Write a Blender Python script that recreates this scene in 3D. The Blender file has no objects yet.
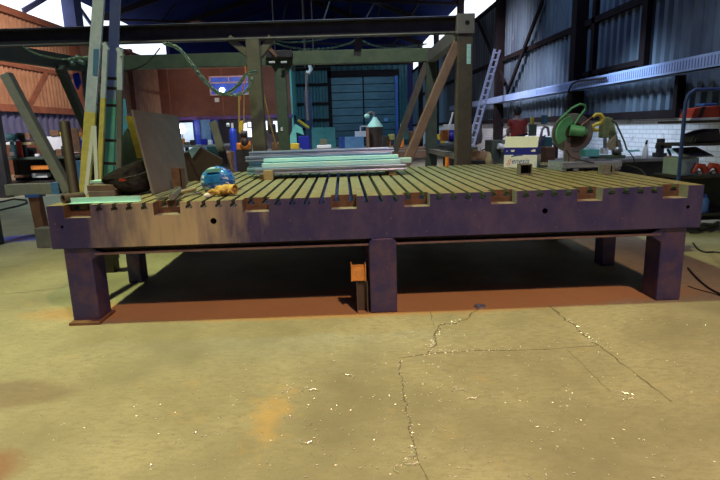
import bpy, bmesh, math, random
from mathutils import Vector, Matrix
random.seed(7)
C = bpy.context.scene.collection
SC = bpy.context.scene
# ------------------------------------------------------------------ camera
F = 532.3; YAW, TILT, ROLL = -.026, .2074, -.0291
CP = Vector((-.2722, -4.0594, 1.4585))
def axes():
    cy, sy = math.cos(YAW), math.sin(YAW); ct, st = math.cos(TILT), math.sin(TILT)
    f = Vector((-sy*ct, cy*ct, -st)); r = Vector((cy, sy, 0)); u = r.cross(f)
    cr, sr = math.cos(ROLL), math.sin(ROLL)
    return cr*r+sr*u, -sr*r+cr*u, f
AR, AU, AF = axes()
cam = bpy.data.cameras.new('camera'); co = bpy.data.objects.new('camera', cam); C.objects.link(co)
m = Matrix((AR, AU, -AF)).transposed().to_4x4(); m.translation = CP
co.matrix_world = m; cam.lens = F/720*36; cam.sensor_width = 36; cam.clip_end = 200; cam.clip_start = .05
SC.camera = co
def at(x, y, X=None, Y=None, Z=None):
    d = AF + AR*((x-360)/F) + AU*((240-y)/F)
    t = (X-CP.x)/d.x if X is not None else (Y-CP.y)/d.y if Y is not None else (Z-CP.z)/d.z
    return CP + d*t
# ------------------------------------------------------------------ materials
def mat(name, c1, c2=None, rough=.6, metal=0, scale=8, bump=0, c3=None, detail=6, emit=None, es=1, lo=.4, hi=.6, stretch=(1,1,1), spec=.5, s3=40, t3=(.68,.74)):
    M = bpy.data.materials.new(name); M.use_nodes = True
    N = M.node_tree.nodes; L = M.node_tree.links; b = N['Principled BSDF']
    b.inputs['Roughness'].default_value = rough; b.inputs['Metallic'].default_value = metal
    b.inputs['Specular IOR Level'].default_value = spec
    c1 = (*c1, 1); b.inputs['Base Color'].default_value = c1
    if emit:
        b.inputs['Emission Color'].default_value = (*emit, 1); b.inputs['Emission Strength'].default_value = es
    tc = N.new('ShaderNodeTexCoord'); mp = N.new('ShaderNodeMapping'); mp.inputs['Scale'].default_value = stretch
    L.new(tc.outputs['Object'], mp.inputs[0])
    if c2:
        n = N.new('ShaderNodeTexNoise'); n.inputs['Scale'].default_value = scale; n.inputs['Detail'].default_value = detail
        n.inputs['Roughness'].default_value = .65
        L.new(mp.outputs[0], n.inputs['Vector'])
        r = N.new('ShaderNodeValToRGB'); r.color_ramp.elements[0].position = lo; r.color_ramp.elements[1].position = hi
        r.color_ramp.elements[0].color = c1; r.color_ramp.elements[1].color = (*c2, 1)
        L.new(n.outputs['Fac'], r.inputs[0]); out = r.outputs[0]
        if c3:
            n3 = N.new('ShaderNodeTexNoise'); n3.inputs['Scale'].default_value = s3; n3.inputs['Detail'].default_value = 4
            L.new(mp.outputs[0], n3.inputs['Vector'])
            r3 = N.new('ShaderNodeValToRGB'); r3.color_ramp.elements[0].position = t3[0]; r3.color_ramp.elements[1].position = t3[1]
            mx = N.new('ShaderNodeMixRGB'); L.new(n3.outputs['Fac'], r3.inputs[0]); L.new(r3.outputs[0], mx.inputs[0])
            L.new(out, mx.inputs[1]); mx.inputs[2].default_value = (*c3, 1); out = mx.outputs[0]
        L.new(out, b.inputs['Base Color'])
        if bump:
            bp = N.new('ShaderNodeBump'); bp.inputs['Strength'].default_value = bump; bp.inputs['Distance'].default_value = .01
            L.new(n.outputs['Fac'], bp.inputs['Height']); L.new(bp.outputs[0], b.inputs['Normal'])
    return M
K = {}
def m_(k, *a, **kw): K[k] = mat(k, *a, **kw)
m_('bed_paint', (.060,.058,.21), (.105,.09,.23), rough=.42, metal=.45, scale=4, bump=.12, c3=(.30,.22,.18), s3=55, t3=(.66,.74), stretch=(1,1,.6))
def painted_sheen(M, x0, hw, col, amt):
    # warm reflection painted into the base colour as tan vertical streaks
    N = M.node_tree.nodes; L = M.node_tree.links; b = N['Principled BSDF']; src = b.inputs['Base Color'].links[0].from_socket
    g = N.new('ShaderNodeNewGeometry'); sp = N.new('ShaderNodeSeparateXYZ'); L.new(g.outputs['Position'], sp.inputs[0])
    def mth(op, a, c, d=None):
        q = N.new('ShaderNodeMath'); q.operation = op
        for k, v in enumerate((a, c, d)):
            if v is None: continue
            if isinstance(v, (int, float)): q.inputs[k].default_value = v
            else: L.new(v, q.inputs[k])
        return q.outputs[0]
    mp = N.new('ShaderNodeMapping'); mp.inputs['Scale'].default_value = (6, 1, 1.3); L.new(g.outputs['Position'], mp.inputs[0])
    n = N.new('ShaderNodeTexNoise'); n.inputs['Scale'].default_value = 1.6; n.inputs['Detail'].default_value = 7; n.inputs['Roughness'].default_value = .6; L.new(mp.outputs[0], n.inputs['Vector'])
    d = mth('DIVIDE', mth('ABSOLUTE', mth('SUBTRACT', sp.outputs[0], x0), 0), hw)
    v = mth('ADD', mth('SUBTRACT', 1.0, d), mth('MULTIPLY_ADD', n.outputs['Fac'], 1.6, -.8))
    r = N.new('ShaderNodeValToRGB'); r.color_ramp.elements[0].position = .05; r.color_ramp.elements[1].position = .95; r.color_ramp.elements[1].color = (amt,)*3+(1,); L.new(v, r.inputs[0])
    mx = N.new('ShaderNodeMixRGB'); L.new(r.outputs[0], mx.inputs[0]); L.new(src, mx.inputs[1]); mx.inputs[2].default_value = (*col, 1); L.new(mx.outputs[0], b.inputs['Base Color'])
painted_sheen(K['bed_paint'], -1.58, .72, (.98,.86,.54), .62)
m_('bed_top', (.40,.35,.18), (.20,.17,.10), rough=.5, metal=.2, scale=16, bump=.1, stretch=(1,3,1), c3=(.25,.15,.07), s3=14, t3=(.62,.8))
m_('rust', (.17,.095,.06), (.10,.06,.045), rough=.8, metal=.2, scale=14, bump=.3)
m_('pocket_floor', (.30,.27,.23), (.2,.16,.13), rough=.7, scale=30)
m_('leg_paint', (.055,.05,.19), (.11,.075,.17), rough=.45, metal=.4, scale=7, bump=.15, c3=(.24,.13,.09), s3=34, t3=(.68,.78))
m_('flange', (.14,.10,.12), (.2,.14,.14), rough=.6, metal=.2, scale=12)
m_('dark_steel', (.035,.03,.035), (.06,.045,.04), rough=.55, metal=.4, scale=10)
m_('hole', (.004,.004,.005), rough=.9)
m_('frame_brown', (.08,.066,.06), (.11,.085,.07), rough=.6, scale=6, c3=(.32,.2,.1), s3=20)
m_('frame_olive', (.105,.095,.075), (.13,.12,.09), rough=.6, scale=6)
m_('frame_green', (.06,.095,.06), (.09,.12,.07), rough=.6, scale=5)
m_('frame_red', (.21,.12,.10), (.26,.16,.13), rough=.6, scale=5, c3=(.2,.1,.07), s3=12)
m_('frame_black', (.016,.015,.02), (.03,.025,.03), rough=.6, scale=5)
m_('frame_dark', (.04,.055,.05), (.06,.075,.06), rough=.6, scale=5)
m_('frame_grey', (.15,.145,.155), (.19,.18,.185), rough=.6, scale=5)
m_('primer', (.16,.075,.05), (.22,.10,.065), rough=.7, scale=6)
m_('galv', (.25,.31,.50), (.42,.48,.68), rough=.35, metal=.6, scale=9, stretch=(.3,4,4))
m_('galv_bright', (.42,.80,.95), (.60,.95,1.0), rough=.35, metal=.1, scale=9, stretch=(.3,4,4))
m_('galv_teal', (.18,.38,.52), (.28,.50,.66), rough=.35, metal=.5, scale=9, stretch=(.3,4,4))
m_('mint', (.36,.74,.72), (.46,.82,.82), rough=.5, scale=10, stretch=(.3,4,4))
m_('wood', (.42,.34,.20), (.32,.25,.15), rough=.8, scale=20, stretch=(1,1,6))
m_('black_cloth', (.008,.007,.009), (.02,.017,.02), rough=.95, scale=12, bump=.4, spec=.05)
m_('red', (.42,.04,.025), (.32,.03,.02), rough=.55, scale=9)
m_('orange', (.8,.26,.04), (.6,.18,.03), rough=.6, scale=20)
m_('dull_orange', (.80,.38,.09), (.60,.28,.08), rough=.7, scale=14)
m_('rack_navy', (.02,.05,.2), (.03,.06,.24), rough=.5, scale=6)
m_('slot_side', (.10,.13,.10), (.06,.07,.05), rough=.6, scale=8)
m_('carton_white', (.78,.82,1.0), (.74,.78,1.0), rough=.6, scale=6)
m_('brace_grey', (.30,.285,.24), (.36,.34,.29), rough=.6, scale=6)
m_('yellow', (.75,.55,.05), (.6,.42,.04), rough=.5, scale=12)
m_('fibreglass', (.66,.74,.95), (.56,.64,.85), rough=.5, scale=14)
m_('fibre_yellow', (.85,.70,.20), (.72,.60,.18), rough=.5, scale=14)
m_('blue_paint', (.05,.14,.5), (.04,.10,.38), rough=.5, scale=6)
m_('blue_grey', (.10,.24,.5), (.14,.30,.58), rough=.5, scale=6)
m_('cyl_blue', (.02,.06,.6), (.02,.05,.45), rough=.4, scale=6)
m_('white', (.80,.80,.92), (.72,.73,.85), rough=.6, scale=10)
m_('cream', (.74,.76,.82), (.70,.72,.76), rough=.7, scale=10)
m_('navy', (.01,.015,.35), (.012,.018,.3), rough=.5, scale=10)
m_('plate_brown', (.155,.125,.105), (.19,.155,.13), rough=.6, metal=.2, scale=5, c3=(.3,.2,.12), s3=16, t3=(.7,.78))
m_('plate_dark', (.035,.024,.026), (.05,.035,.034), rough=.6, metal=.3, scale=4)
m_('steel', (.42,.42,.44), (.3,.3,.32), rough=.35, metal=.8, scale=14)
m_('grind_green', (.08,.32,.19), (.06,.25,.15), rough=.45, scale=10)
m_('guard_grey', (.10,.12,.16), (.14,.155,.19), rough=.5, metal=.3, scale=8)
m_('olive_machine', (.30,.32,.12), (.2,.22,.1), rough=.5, scale=10)
m_('teal', (.12,.42,.42), (.16,.5,.48), rough=.6, scale=5)
m_('teal_dark', (.02,.075,.10), (.025,.1,.12), rough=.6, scale=5)
m_('plastic_grey', (.30,.38,.42), (.26,.33,.38), rough=.5, scale=10)
m_('brown', (.14,.07,.04), (.2,.1,.06), rough=.7, scale=8)
m_('rubber', (.012,.012,.014), (.02,.02,.022), rough=.6, scale=10)
m_('chain', (.16,.24,.20), (.24,.34,.28), rough=.45, metal=.5, scale=30)
m_('rope', (.62,.42,.14), (.5,.32,.1), rough=.8, scale=60)
m_('skin', (.5,.3,.22), (.45,.27,.2), rough=.6, scale=12)
m_('hair', (.015,.012,.01), (.03,.02,.015), rough=.7, scale=40)
m_('leather', (.66,.44,.10), (.30,.17,.05), rough=.75, scale=18, bump=.4)
m_('helmet', (.02,.06,.42), (.05,.25,.70), rough=.22, scale=9, c3=(.50,.58,.75), s3=12, t3=(.56,.60), lo=.42, hi=.55, stretch=(1,1,2.4))
m_('lens', (.02,.15,.6), (.03,.3,.75), rough=.1, scale=10)
m_('print_red', (.75,.25,.25), rough=.6)
m_('print_blue', (.02,.05,.35), rough=.6)
m_('clad_orange', (.44,.26,.18), (.34,.19,.13), rough=.7, scale=1.2)
m_('clad_rail', (.30,.12,.08), (.22,.09,.06), rough=.7, scale=2)
m_('clad_blue', (.10,.12,.30), (.08,.10,.24), rough=.6, scale=2)
m_('clad_grey', (.10,.14,.19), (.05,.07,.11), rough=.55, scale=1.3, stretch=(1,1,.3), c3=(.2,.2,.16), s3=3)
m_('steelwork', (.012,.008,.010), (.018,.012,.014), rough=.8, scale=3, spec=.1)
m_('tray', (.28,.38,.66), (.34,.44,.72), rough=.5, scale=3)
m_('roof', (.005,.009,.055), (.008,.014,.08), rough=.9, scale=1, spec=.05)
m_('shutter', (.05,.12,.17), (.035,.085,.13), rough=.5, scale=1, stretch=(1,1,3))
m_('mezz', (.19,.07,.045), (.15,.055,.038), rough=.7, scale=1.5)
m_('mezz_trim', (.16,.08,.30), (.12,.06,.24), rough=.6, scale=2)
m_('under', (.09,.08,.09), (.12,.1,.12), rough=.8, scale=1)
m_('window_frame', (.75,.55,.65), (.65,.5,.6), rough=.6, scale=3)
m_('office_glass', (.02,.05,.25), (.05,.12,.5), rough=.2, scale=.9, emit=(.04,.09,.55), es=.5)
m_('daylight', (.8,.85,.9), rough=.6, emit=(.80,.88,1.0), es=1.5)
m_('daylight_dim', (.8,.85,.9), rough=.6, emit=(.80,.88,1.0), es=1.6)
m_('lamp_white', (.9,.9,.9), rough=.5, emit=(.8,.92,1), es=14)
m_('panel_glow', (.6,.7,.8), rough=.5, emit=(.35,.45,.6), es=.8)  # lamplight falling on the partition panel, put in as emission
m_('crack', (.13,.11,.075), (.26,.23,.16), rough=.9, scale=60)
m_('swarf', (.9,.9,.86), (.75,.75,.72), rough=.3, metal=.4, scale=40)

def floor_mat():
    M = bpy.data.materials.new('concrete_floor'); M.use_nodes = True
    N = M.node_tree.nodes; L = M.node_tree.links; b = N['Principled BSDF']
    g = N.new('ShaderNodeNewGeometry')
    def noise(s, d=8, r=.6, vec=None, st=None):
        n = N.new('ShaderNodeTexNoise'); n.inputs['Scale'].default_value = s; n.inputs['Detail'].default_value = d; n.inputs['Roughness'].default_value = r
        v = g.outputs['Position']
        if st:
            mp = N.new('ShaderNodeMapping'); mp.inputs['Scale'].default_value = st[:3]; mp.inputs['Rotation'].default_value = (0,0,st[3]); L.new(v, mp.inputs[0]); v = mp.outputs[0]
        L.new(v, n.inputs['Vector']); return n.outputs['Fac']
    def ramp(src, p0, p1, c0, c1):
        r = N.new('ShaderNodeValToRGB'); e = r.color_ramp.elements; e[0].position = p0; e[1].position = p1; e[0].color = (*c0,1); e[1].color = (*c1,1)
        L.new(src, r.inputs[0]); return r.outputs[0]
    def mix(f, a, c, mode='MIX'):
        x = N.new('ShaderNodeMixRGB'); x.blend_type = mode; L.new(f, x.inputs[0]) if not isinstance(f, float) else setattr(x.inputs[0], 'default_value', f)
        for i, s in ((1,a),(2,c)):
            if isinstance(s, tuple): x.inputs[i].default_value = (*s,1)
            else: L.new(s, x.inputs[i])
        return x.outputs[0]
    W = (1,1,1); B = (0,0,0)
    base = ramp(noise(.9), .35, .65, (.27,.245,.175), (.48,.435,.31))
    base = mix(ramp(noise(14, 6, .75, st=(1,2.4,1,.5)), .46, .66, B, (.8,)*3), base, (.29,.25,.18))
    base = mix(ramp(noise(70, 4, .8), .57, .68, B, (.75,)*3), base, (.19,.165,.12))
    base = mix(ramp(noise(2.2, 5, .7), .60, .78, B, (.8,)*3), base, (.50,.36,.20))
    base = mix(ramp(noise(3.1, 5, .6, st=(1,1,1,1.2)), .62, .75, B, (.6,)*3), base, (.29,.27,.25))
    base = mix(ramp(noise(38, 3, .5, st=(1,2,1,.9)), .73, .76, B, (.55,)*3), base, (.72,.70,.62))
    def blob(cx, cy, rx, ry, col, amt, base, soft=.35, ns=3, na=.9):
        s = N.new('ShaderNodeVectorMath'); s.operation = 'SUBTRACT'; L.new(g.outputs['Position'], s.inputs[0]); s.inputs[1].default_value = (cx,cy,0)
        d = N.new('ShaderNodeVectorMath'); d.operation = 'DIVIDE'; L.new(s.outputs[0], d.inputs[0]); d.inputs[1].default_value = (rx,ry,1)
        l = N.new('ShaderNodeVectorMath'); l.operation = 'LENGTH'; L.new(d.outputs[0], l.inputs[0])
        a = N.new('ShaderNodeMath'); a.operation = 'MULTIPLY_ADD'; L.new(noise(ns,5,.6), a.inputs[0]); a.inputs[1].default_value = na; L.new(l.outputs['Value'], a.inputs[2])
        h = N.new('ShaderNodeMath'); h.operation = 'MULTIPLY'; h.inputs[1].default_value = .5; L.new(a.outputs[0], h.inputs[0]); a = h
        return mix(ramp(a.outputs[0], (1-soft+na*.5-.1)/2, (1+na*.5)/2, (amt,)*3, B), base, col)
    base = blob(-5.0, 3.85, .75, .34, (.08,.10,.60), .9, base)                     # blue patch
    base = blob(-2.45, -1.15, .60, .22, (.20,.13,.11), .55, base, .25)                 # brown patch
    base = blob(-1.95, -1.9, .20, .22, (.28,.08,.05), .6, base)                      # rust stain
    base = blob(-.70, -1.5, .16, .42, (.72,.42,.12), .45, base, .9, 9, 2.2)                  # orange paint smears
    base = blob(-.1, .3, 3.1, .42, (.52,.26,.10), .75, base, .12, 6, .25)             # orange lamplight along the bed, painted into the floor colour
    L.new(base, b.inputs['Base Color'])
    rr = N.new('ShaderNodeMapRange'); L.new(noise(5), rr.inputs[0]); rr.inputs[3].default_value = .38; rr.inputs[4].default_value = .8; L.new(rr.outputs[0], b.inputs['Roughness'])
    bp = N.new('ShaderNodeBump'); bp.inputs['Strength'].default_value = .35; bp.inputs['Distance'].default_value = .012
    L.new(noise(22, 8, .7), bp.inputs['Height']); L.new(bp.outputs[0], b.inputs['Normal'])
    return M
K['floor'] = floor_mat()

def brick_mat():
    M = bpy.data.materials.new('white_brick'); M.use_nodes = True
    N = M.node_tree.nodes; L = M.node_tree.links; b = N['Principled BSDF']; b.inputs['Roughness'].default_value = .8
    g = N.new('ShaderNodeNewGeometry'); sp = N.new('ShaderNodeSeparateXYZ'); cb = N.new('ShaderNodeCombineXYZ')
    L.new(g.outputs['Position'], sp.inputs[0]); ad = N.new('ShaderNodeMath'); L.new(sp.outputs[0], ad.inputs[0]); L.new(sp.outputs[1], ad.inputs[1])
    L.new(ad.outputs[0], cb.inputs[0]); L.new(sp.outputs[2], cb.inputs[1])
    t = N.new('ShaderNodeTexBrick'); L.new(cb.outputs[0], t.inputs['Vector']); t.inputs['Scale'].default_value = 1
    t.inputs['Brick Width'].default_value = .24; t.inputs['Row Height'].default_value = .085; t.inputs['Mortar Size'].default_value = .009
    t.inputs['Color1'].default_value = (.66,.66,.70,1); t.inputs['Color2'].default_value = (.76,.75,.78,1); t.inputs['Mortar'].default_value = (.5,.49,.53,1)
    n = N.new('ShaderNodeTexNoise'); n.inputs['Scale'].default_value = 3; n.inputs['Detail'].default_value = 8; L.new(g.outputs['Position'], n.inputs['Vector'])
    r = N.new('ShaderNodeValToRGB'); r.color_ramp.elements[0].position = .6; r.color_ramp.elements[1].position = .72; L.new(n.outputs['Fac'], r.inputs[0])
    mx = N.new('ShaderNodeMixRGB'); L.new(r.outputs[0], mx.inputs[0]); L.new(t.outputs['Color'], mx.inputs[1]); mx.inputs[2].default_value = (.25,.22,.24,1)
    L.new(mx.outputs[0], b.inputs['Base Color']); return M
K['brick'] = brick_mat()

# ------------------------------------------------------------------ mesh builder
class MB:
    def __init__(s): s.v = []; s.f = []; s.mi = []
    def add(s, vs, fs, mi=0):
        o = len(s.v); s.v += [Vector(v) for v in vs]; s.f += [[i+o for i in f] for f in fs]; s.mi += [mi]*len(fs); return s
    def box(s, x0, x1, y0, y1, z0, z1, mi=0):
        vs = [(x,y,z) for z in (z0,z1) for y in (y0,y1) for x in (x0,x1)]
        return s.add(vs, [(0,2,3,1),(4,5,7,6),(0,1,5,4),(2,6,7,3),(0,4,6,2),(1,3,7,5)], mi)
    def basis(s, a, b, up=(0,0,1)):
        d = (b-a).normalized(); up = Vector(up)
        if abs(d.dot(up)) > .99: up = Vector((0,1,0))
        r = d.cross(up).normalized(); return d, r, r.cross(d).normalized()
    def sweep(s, a, b, prof, up=(0,0,1), mi=0):
        a = Vector(a); b = Vector(b); d, r, u = s.basis(a, b, up); n = len(prof)
        vs = [p + r*x + u*z for p in (a,b) for x, z in prof]
        fs = [(i, (i+1)%n, n+(i+1)%n, n+i) for i in range(n)] + [tuple(range(n-1,-1,-1)), tuple(range(n,2*n))]
        return s.add(vs, fs, mi)
    def bar(s, a, b, w, h, up=(0,0,1), mi=0):
        w /= 2; h /= 2; return s.sweep(a, b, [(-w,-h),(w,-h),(w,h),(-w,h)], up, mi)
    def ibeam(s, a, b, w, h, t=.015, up=(0,0,1), mi=0):
        w /= 2; h /= 2; q = t/2
        return s.sweep(a, b, [(-w,-h),(w,-h),(w,-h+t),(q,-h+t),(q,h-t),(w,h-t),(w,h),(-w,h),(-w,h-t),(-q,h-t),(-q,-h+t),(-w,-h+t)], up, mi)
    def cyl(s, a, b, r, r2=None, n=16, mi=0):
        a = Vector(a); b = Vector(b); r2 = r if r2 is None else r2; d, x, u = s.basis(a, b)
        vs = [p + x*(q*math.cos(t)) + u*(q*math.sin(t)) for p, q in ((a,r),(b,r2)) for t in [2*math.pi*i/n for i in range(n)]]
        fs = [(i, (i+1)%n, n+(i+1)%n, n+i) for i in range(n)] + [tuple(range(n-1,-1,-1)), tuple(range(n,2*n))]
        return s.add(vs, fs, mi)
    def pipe(s, a, b, r, ri, n=20, mi=0):
        a = Vector(a); b = Vector(b); d, x, u = s.basis(a, b)
        vs = [p + x*(q*math.cos(t)) + u*(q*math.sin(t)) for p, q in ((a,r),(b,r),(b,ri),(a,ri)) for t in [2*math.pi*i/n for i in range(n)]]
        fs = [(k*n+i, k*n+(i+1)%n, ((k+1)%4)*n+(i+1)%n, ((k+1)%4)*n+i) for k in range(4) for i in range(n)]
        return s.add(vs, fs, mi)
    def tube(s, pts, r, n=8, closed=False, mi=0):
        pts = [Vector(p) for p in pts]; m = len(pts); vs = []; pr = None
        for i, p in enumerate(pts):
            t = (pts[(i+1)%m]-pts[i-1]) if closed or 0 < i < m-1 else (pts[1]-pts[0] if i == 0 else pts[-1]-pts[-2])
            t.normalize()
            if pr is None:
                up = Vector((0,0,1)) if abs(t.z) < .9 else Vector((0,1,0)); x = t.cross(up).normalized()
            else: x = (pr - t*pr.dot(t)).normalized()
            pr = x; y = t.cross(x); rr = r[i] if isinstance(r, (list,tuple)) else r
            vs += [p + x*(rr*math.cos(2*math.pi*k/n)) + y*(rr*math.sin(2*math.pi*k/n)) for k in range(n)]
        e = m if closed else m-1
        fs = [(i*n+k, i*n+(k+1)%n, ((i+1)%m)*n+(k+1)%n, ((i+1)%m)*n+k) for i in range(e) for k in range(n)]
        if not closed: fs += [tuple(range(n-1,-1,-1)), tuple(range((m-1)*n, m*n))]
        return s.add(vs, fs, mi)
    def lathe(s, c, prof, n=20, axis=(0,0,1), mi=0):
        c = Vector(c); ax = Vector(axis).normalized(); x = ax.orthogonal().normalized(); y = ax.cross(x); vs = []
        for r, h in prof: vs += [c + ax*h + x*(r*math.cos(2*math.pi*k/n)) + y*(r*math.sin(2*math.pi*k/n)) for k in range(n)]
        m = len(prof)
        fs = [(i*n+k, i*n+(k+1)%n, (i+1)*n+(k+1)%n, (i+1)*n+k) for i in range(m-1) for k in range(n)] + [tuple(range(n-1,-1,-1)), tuple(range((m-1)*n, m*n))]
        return s.add(vs, fs, mi)
    def prism(s, poly, off, mi=0):
        poly = [Vector(p) for p in poly]; off = Vector(off); n = len(poly)
        return s.add(poly + [p+off for p in poly], [tuple(range(n)), tuple(range(2*n-1,n-1,-1))] + [(i, n+i, n+(i+1)%n, (i+1)%n) for i in range(n)], mi)
    def ball(s, c, rx, ry, rz, n=14, m=8, mi=0, f=None):
        c = Vector(c); vs = []
        for i in range(1, m):
            a = math.pi*i/m
            for k in range(n):
                t = 2*math.pi*k/n; d = Vector((math.sin(a)*math.cos(t), math.sin(a)*math.sin(t), math.cos(a)))
                q = f(d) if f else 1; vs.append(c + Vector((d.x*rx*q, d.y*ry*q, d.z*rz*q)))
        vs += [c+Vector((0,0,rz)), c-Vector((0,0,rz))]; T = len(vs)-2
        fs = [(i*n+k, i*n+(k+1)%n, (i+1)*n+(k+1)%n, (i+1)*n+k) for i in range(m-2) for k in range(n)]
        fs += [(T, (k+1)%n, k) for k in range(n)] + [(T+1, (m-2)*n+k, (m-2)*n+(k+1)%n) for k in range(n)]
        return s.add(vs, fs, mi)
    def build(s, name, mats, parent=None, bevel=0, smooth=False, label=None, cat=None, group=None, kind=None):
        me = bpy.data.meshes.new(name); org = Vector((0,0,0))
        q = parent
        while q is not None: org += q.location; q = q.parent
        loc = Vector((0,0,0))
        if parent is None and kind is None and s.v:
            lo = [min(v[i] for v in s.v) for i in range(3)]; hi = [max(v[i] for v in s.v) for i in range(3)]
            loc = Vector(((lo[0]+hi[0])/2, (lo[1]+hi[1])/2, lo[2]))
        me.from_pydata([v-org-loc for v in s.v], [], s.f)
        if not isinstance(mats, (list,tuple)): mats = [mats]
        for k in mats: me.materials.append(K[k])
        for p, i in zip(me.polygons, s.mi): p.material_index = i
        b = bmesh.new(); b.from_mesh(me); bmesh.ops.recalc_face_normals(b, faces=b.faces); b.to_mesh(me); b.free()
        o = bpy.data.objects.new(name, me); C.objects.link(o); o.location = loc
        if parent: o.parent = parent
        if smooth:
            for p in me.polygons: p.use_smooth = True
            me.set_sharp_from_angle(angle=math.radians(40))
        if bevel:
            md = o.modifiers.new('b', 'BEVEL'); md.width = bevel; md.segments = 2; md.limit_method = 'ANGLE'
        if label: o['label'] = label
        if cat: o['category'] = cat
        if group: o['group'] = group
        if kind: o['kind'] = kind
        return o
def T(name, loc, label, cat, group=None, kind=None):
    o = bpy.data.objects.new(name, None); C.objects.link(o); o.location = loc; o.empty_display_size = .1
    o['label'] = label
    if cat: o['category'] = cat
    if group: o['group'] = group
    if kind: o['kind'] = kind
    return o
def copy_tree(o, parent=None, d=(0,0,0)):
    c = o.copy(); C.objects.link(c); c.parent = parent
    if parent is None: c.location = o.location + Vector(d)
    for ch in list(o.children): copy_tree(ch, c)
    return c
V = Vector
# ================================================================== SETTING
RX, LX, BY, FY = 5.6, -13.8, 41, -5.2
f = MB(); f.box(LX-.3, RX+.3, FY, BY+.3, -.2, 0)
def crack(pts, w, n=10, jit=.012):
    P = []
    for (a, b) in zip(pts[:-1], pts[1:]):
        a = at(*a, Z=0); b = at(*b, Z=0); m = max(2, int((b-a).length/.05))
        for i in range(m): P.append(a.lerp(b, i/m))
    P.append(at(*pts[-1], Z=0))
    L = []; Rr = []
    for i, p in enumerate(P):
        t = (P[min(i+1,len(P)-1)]-P[max(i-1,0)]).normalized(); nn = V((-t.y,t.x,0)); j = random.gauss(0,jit); ww = w*random.uniform(.35,1.2)/2
        L.append(p+nn*(j+ww)+V((0,0,.0015))); Rr.append(p+nn*(j-ww)+V((0,0,.0015)))
    k = len(P); f.add(L+Rr, [(i, i+1, k+i+1, k+i) for i in range(k-1)], 1)
crack([(478,309),(462,322),(441,326),(434,334),(434,345),(428,353)], .022, jit=.012)
crack([(398,358),(428,354),(470,351),(520,350),(565,348),(598,346)], .007, jit=.004)
crack([(399,360),(401,378),(407,410),(412,440),(420,466),(427,480)], .010, jit=.006)
crack([(550,306),(566,320),(584,335),(599,346)], .020, jit=.01)
crack([(599,346),(620,362),(640,378),(672,402)], .010, jit=.006)
crack([(566,349),(585,367),(610,392)], .004, jit=.003)
crack([(430,312),(433,325)], .006, jit=.004)
crack([(0,294),(30,292),(66,287)], .008, jit=.008)
f.build('floor', ['floor','crack'], kind='structure')

def corr(name, mt, p0, p1, z0, z1, pitch=.25, dep=.05, n=(1,0,0)):
    p0 = V(p0); p1 = V(p1); L = (p1-p0).length; d = (p1-p0)/L; n = V(n); q = MB(); vs = []; c = int(L/pitch)
    pr = [(0,0),(.35,0),(.5,1),(.85,1)]
    for i in range(c):
        for a, h in pr: vs.append(p0 + d*((i+a)*pitch) + n*(h*dep))
    k = len(vs); lo = [v+V((0,0,z0)) for v in vs]; hi = [v+V((0,0,z1)) for v in vs]
    q.add(lo+hi, [(i, i+1, k+i+1, k+i) for i in range(k-1)]); o = q.build(name, mt, kind='structure')
    md = o.modifiers.new('s', 'SOLIDIFY'); md.thickness = .012; return o
# right wall
MB().box(RX, RX+.3, FY, BY, 0, 1.47).build('wall_right', 'brick', kind='structure')
corr('wall_right_cladding', 'clad_grey', (RX+.06,FY,0), (RX+.06,BY,0), 1.47, 5.85, .28, .07, (-1,0,0))
s = MB()
for y in (2.7, 9.2, 15.8, 22.4, 29, 35.6):
    s.box(RX-.30, RX-.02, y-.14, y+.14, 0, 7.3) if y > 3 else None
for z in (1.55, 3.7, 5.8): s.box(RX-.10, RX-.01, 0, BY, z-.07, z+.07)
for y in (6.45,): s.box(RX-.12, RX-.01, y-.1, y+.1, 2.42, 6)
s.box(RX-.10, RX-.01, 6.45, 9.2, 2.5, 2.6); s.box(RX-.1, RX-.01, 8.55, 8.7, 2.4, 6)
s.bar(at(543,0,X=RX-.15), at(507,93,X=RX-.15), .14, .06, (1,0,0)); s.bar(at(477,19,X=RX-.17), at(505,84,X=RX-.17), .14, .06, (1,0,0))
for y in (5.2,): s.box(RX-.16, RX-.02, y-.05, y+.05, 1.47, 2.2)
s.build('trim_1', 'steelwork', kind='structure')
MB().box(RX+.04, RX+.1, 10.5, BY, 5.9, 7.25).build('window_1', 'daylight', kind='structure')
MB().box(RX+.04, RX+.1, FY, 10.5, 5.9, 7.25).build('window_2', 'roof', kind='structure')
# left wall
corr('wall_left', 'clad_orange', (LX,FY,0), (LX,BY,0), 2.75, 6.5, .3, .14, (1,0,0))
MB().box(LX-.3, LX, FY, BY, 0, 1.35).build('wall_left_base', 'primer', kind='structure')
corr('wall_left_lower', 'clad_blue', (LX,FY,0), (LX,BY,0), 1.35, 2.5, .5, .12, (1,0,0))
s = MB()
s.box(LX+.1, LX+.3, 5, BY, 2.5, 2.78); s.box(LX+.1, LX+.22, 5, BY, 4.3, 4.48); s.box(LX+.12, LX+.30, 5, BY, 6.35, 6.62)
for y in (24.4, 31.5, 38.4): s.box(LX+.1, LX+.45, y-.2, y+.2, 0, 6.7)
s.bar((LX+.25,22.5,4.5), (LX+.25,24.5,2.7), .2, .06, (1,0,0)); s.bar((LX+.25,21.5,4.3), (LX+.25,19.6,2.7), .25, .06, (1,0,0))
s.bar((LX+.25,28.2,4.4), (LX+.25,32.3,6.3), .2, .06, (1,0,0))
s.build('trim_2', 'clad_rail', kind='structure')
s = MB()
for y in (24.3,): s.box(LX+.1, LX+.7, y-.3, y+.5, 6.6, 8.4)
s.bar((LX+.2,20.4,6.7), (LX+.2,24.3,8.6), .22, .08, (1,0,0)); s.bar((LX+.2,24.8,8.4), (LX+.2,27.6,6.9), .22, .08, (1,0,0))
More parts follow.
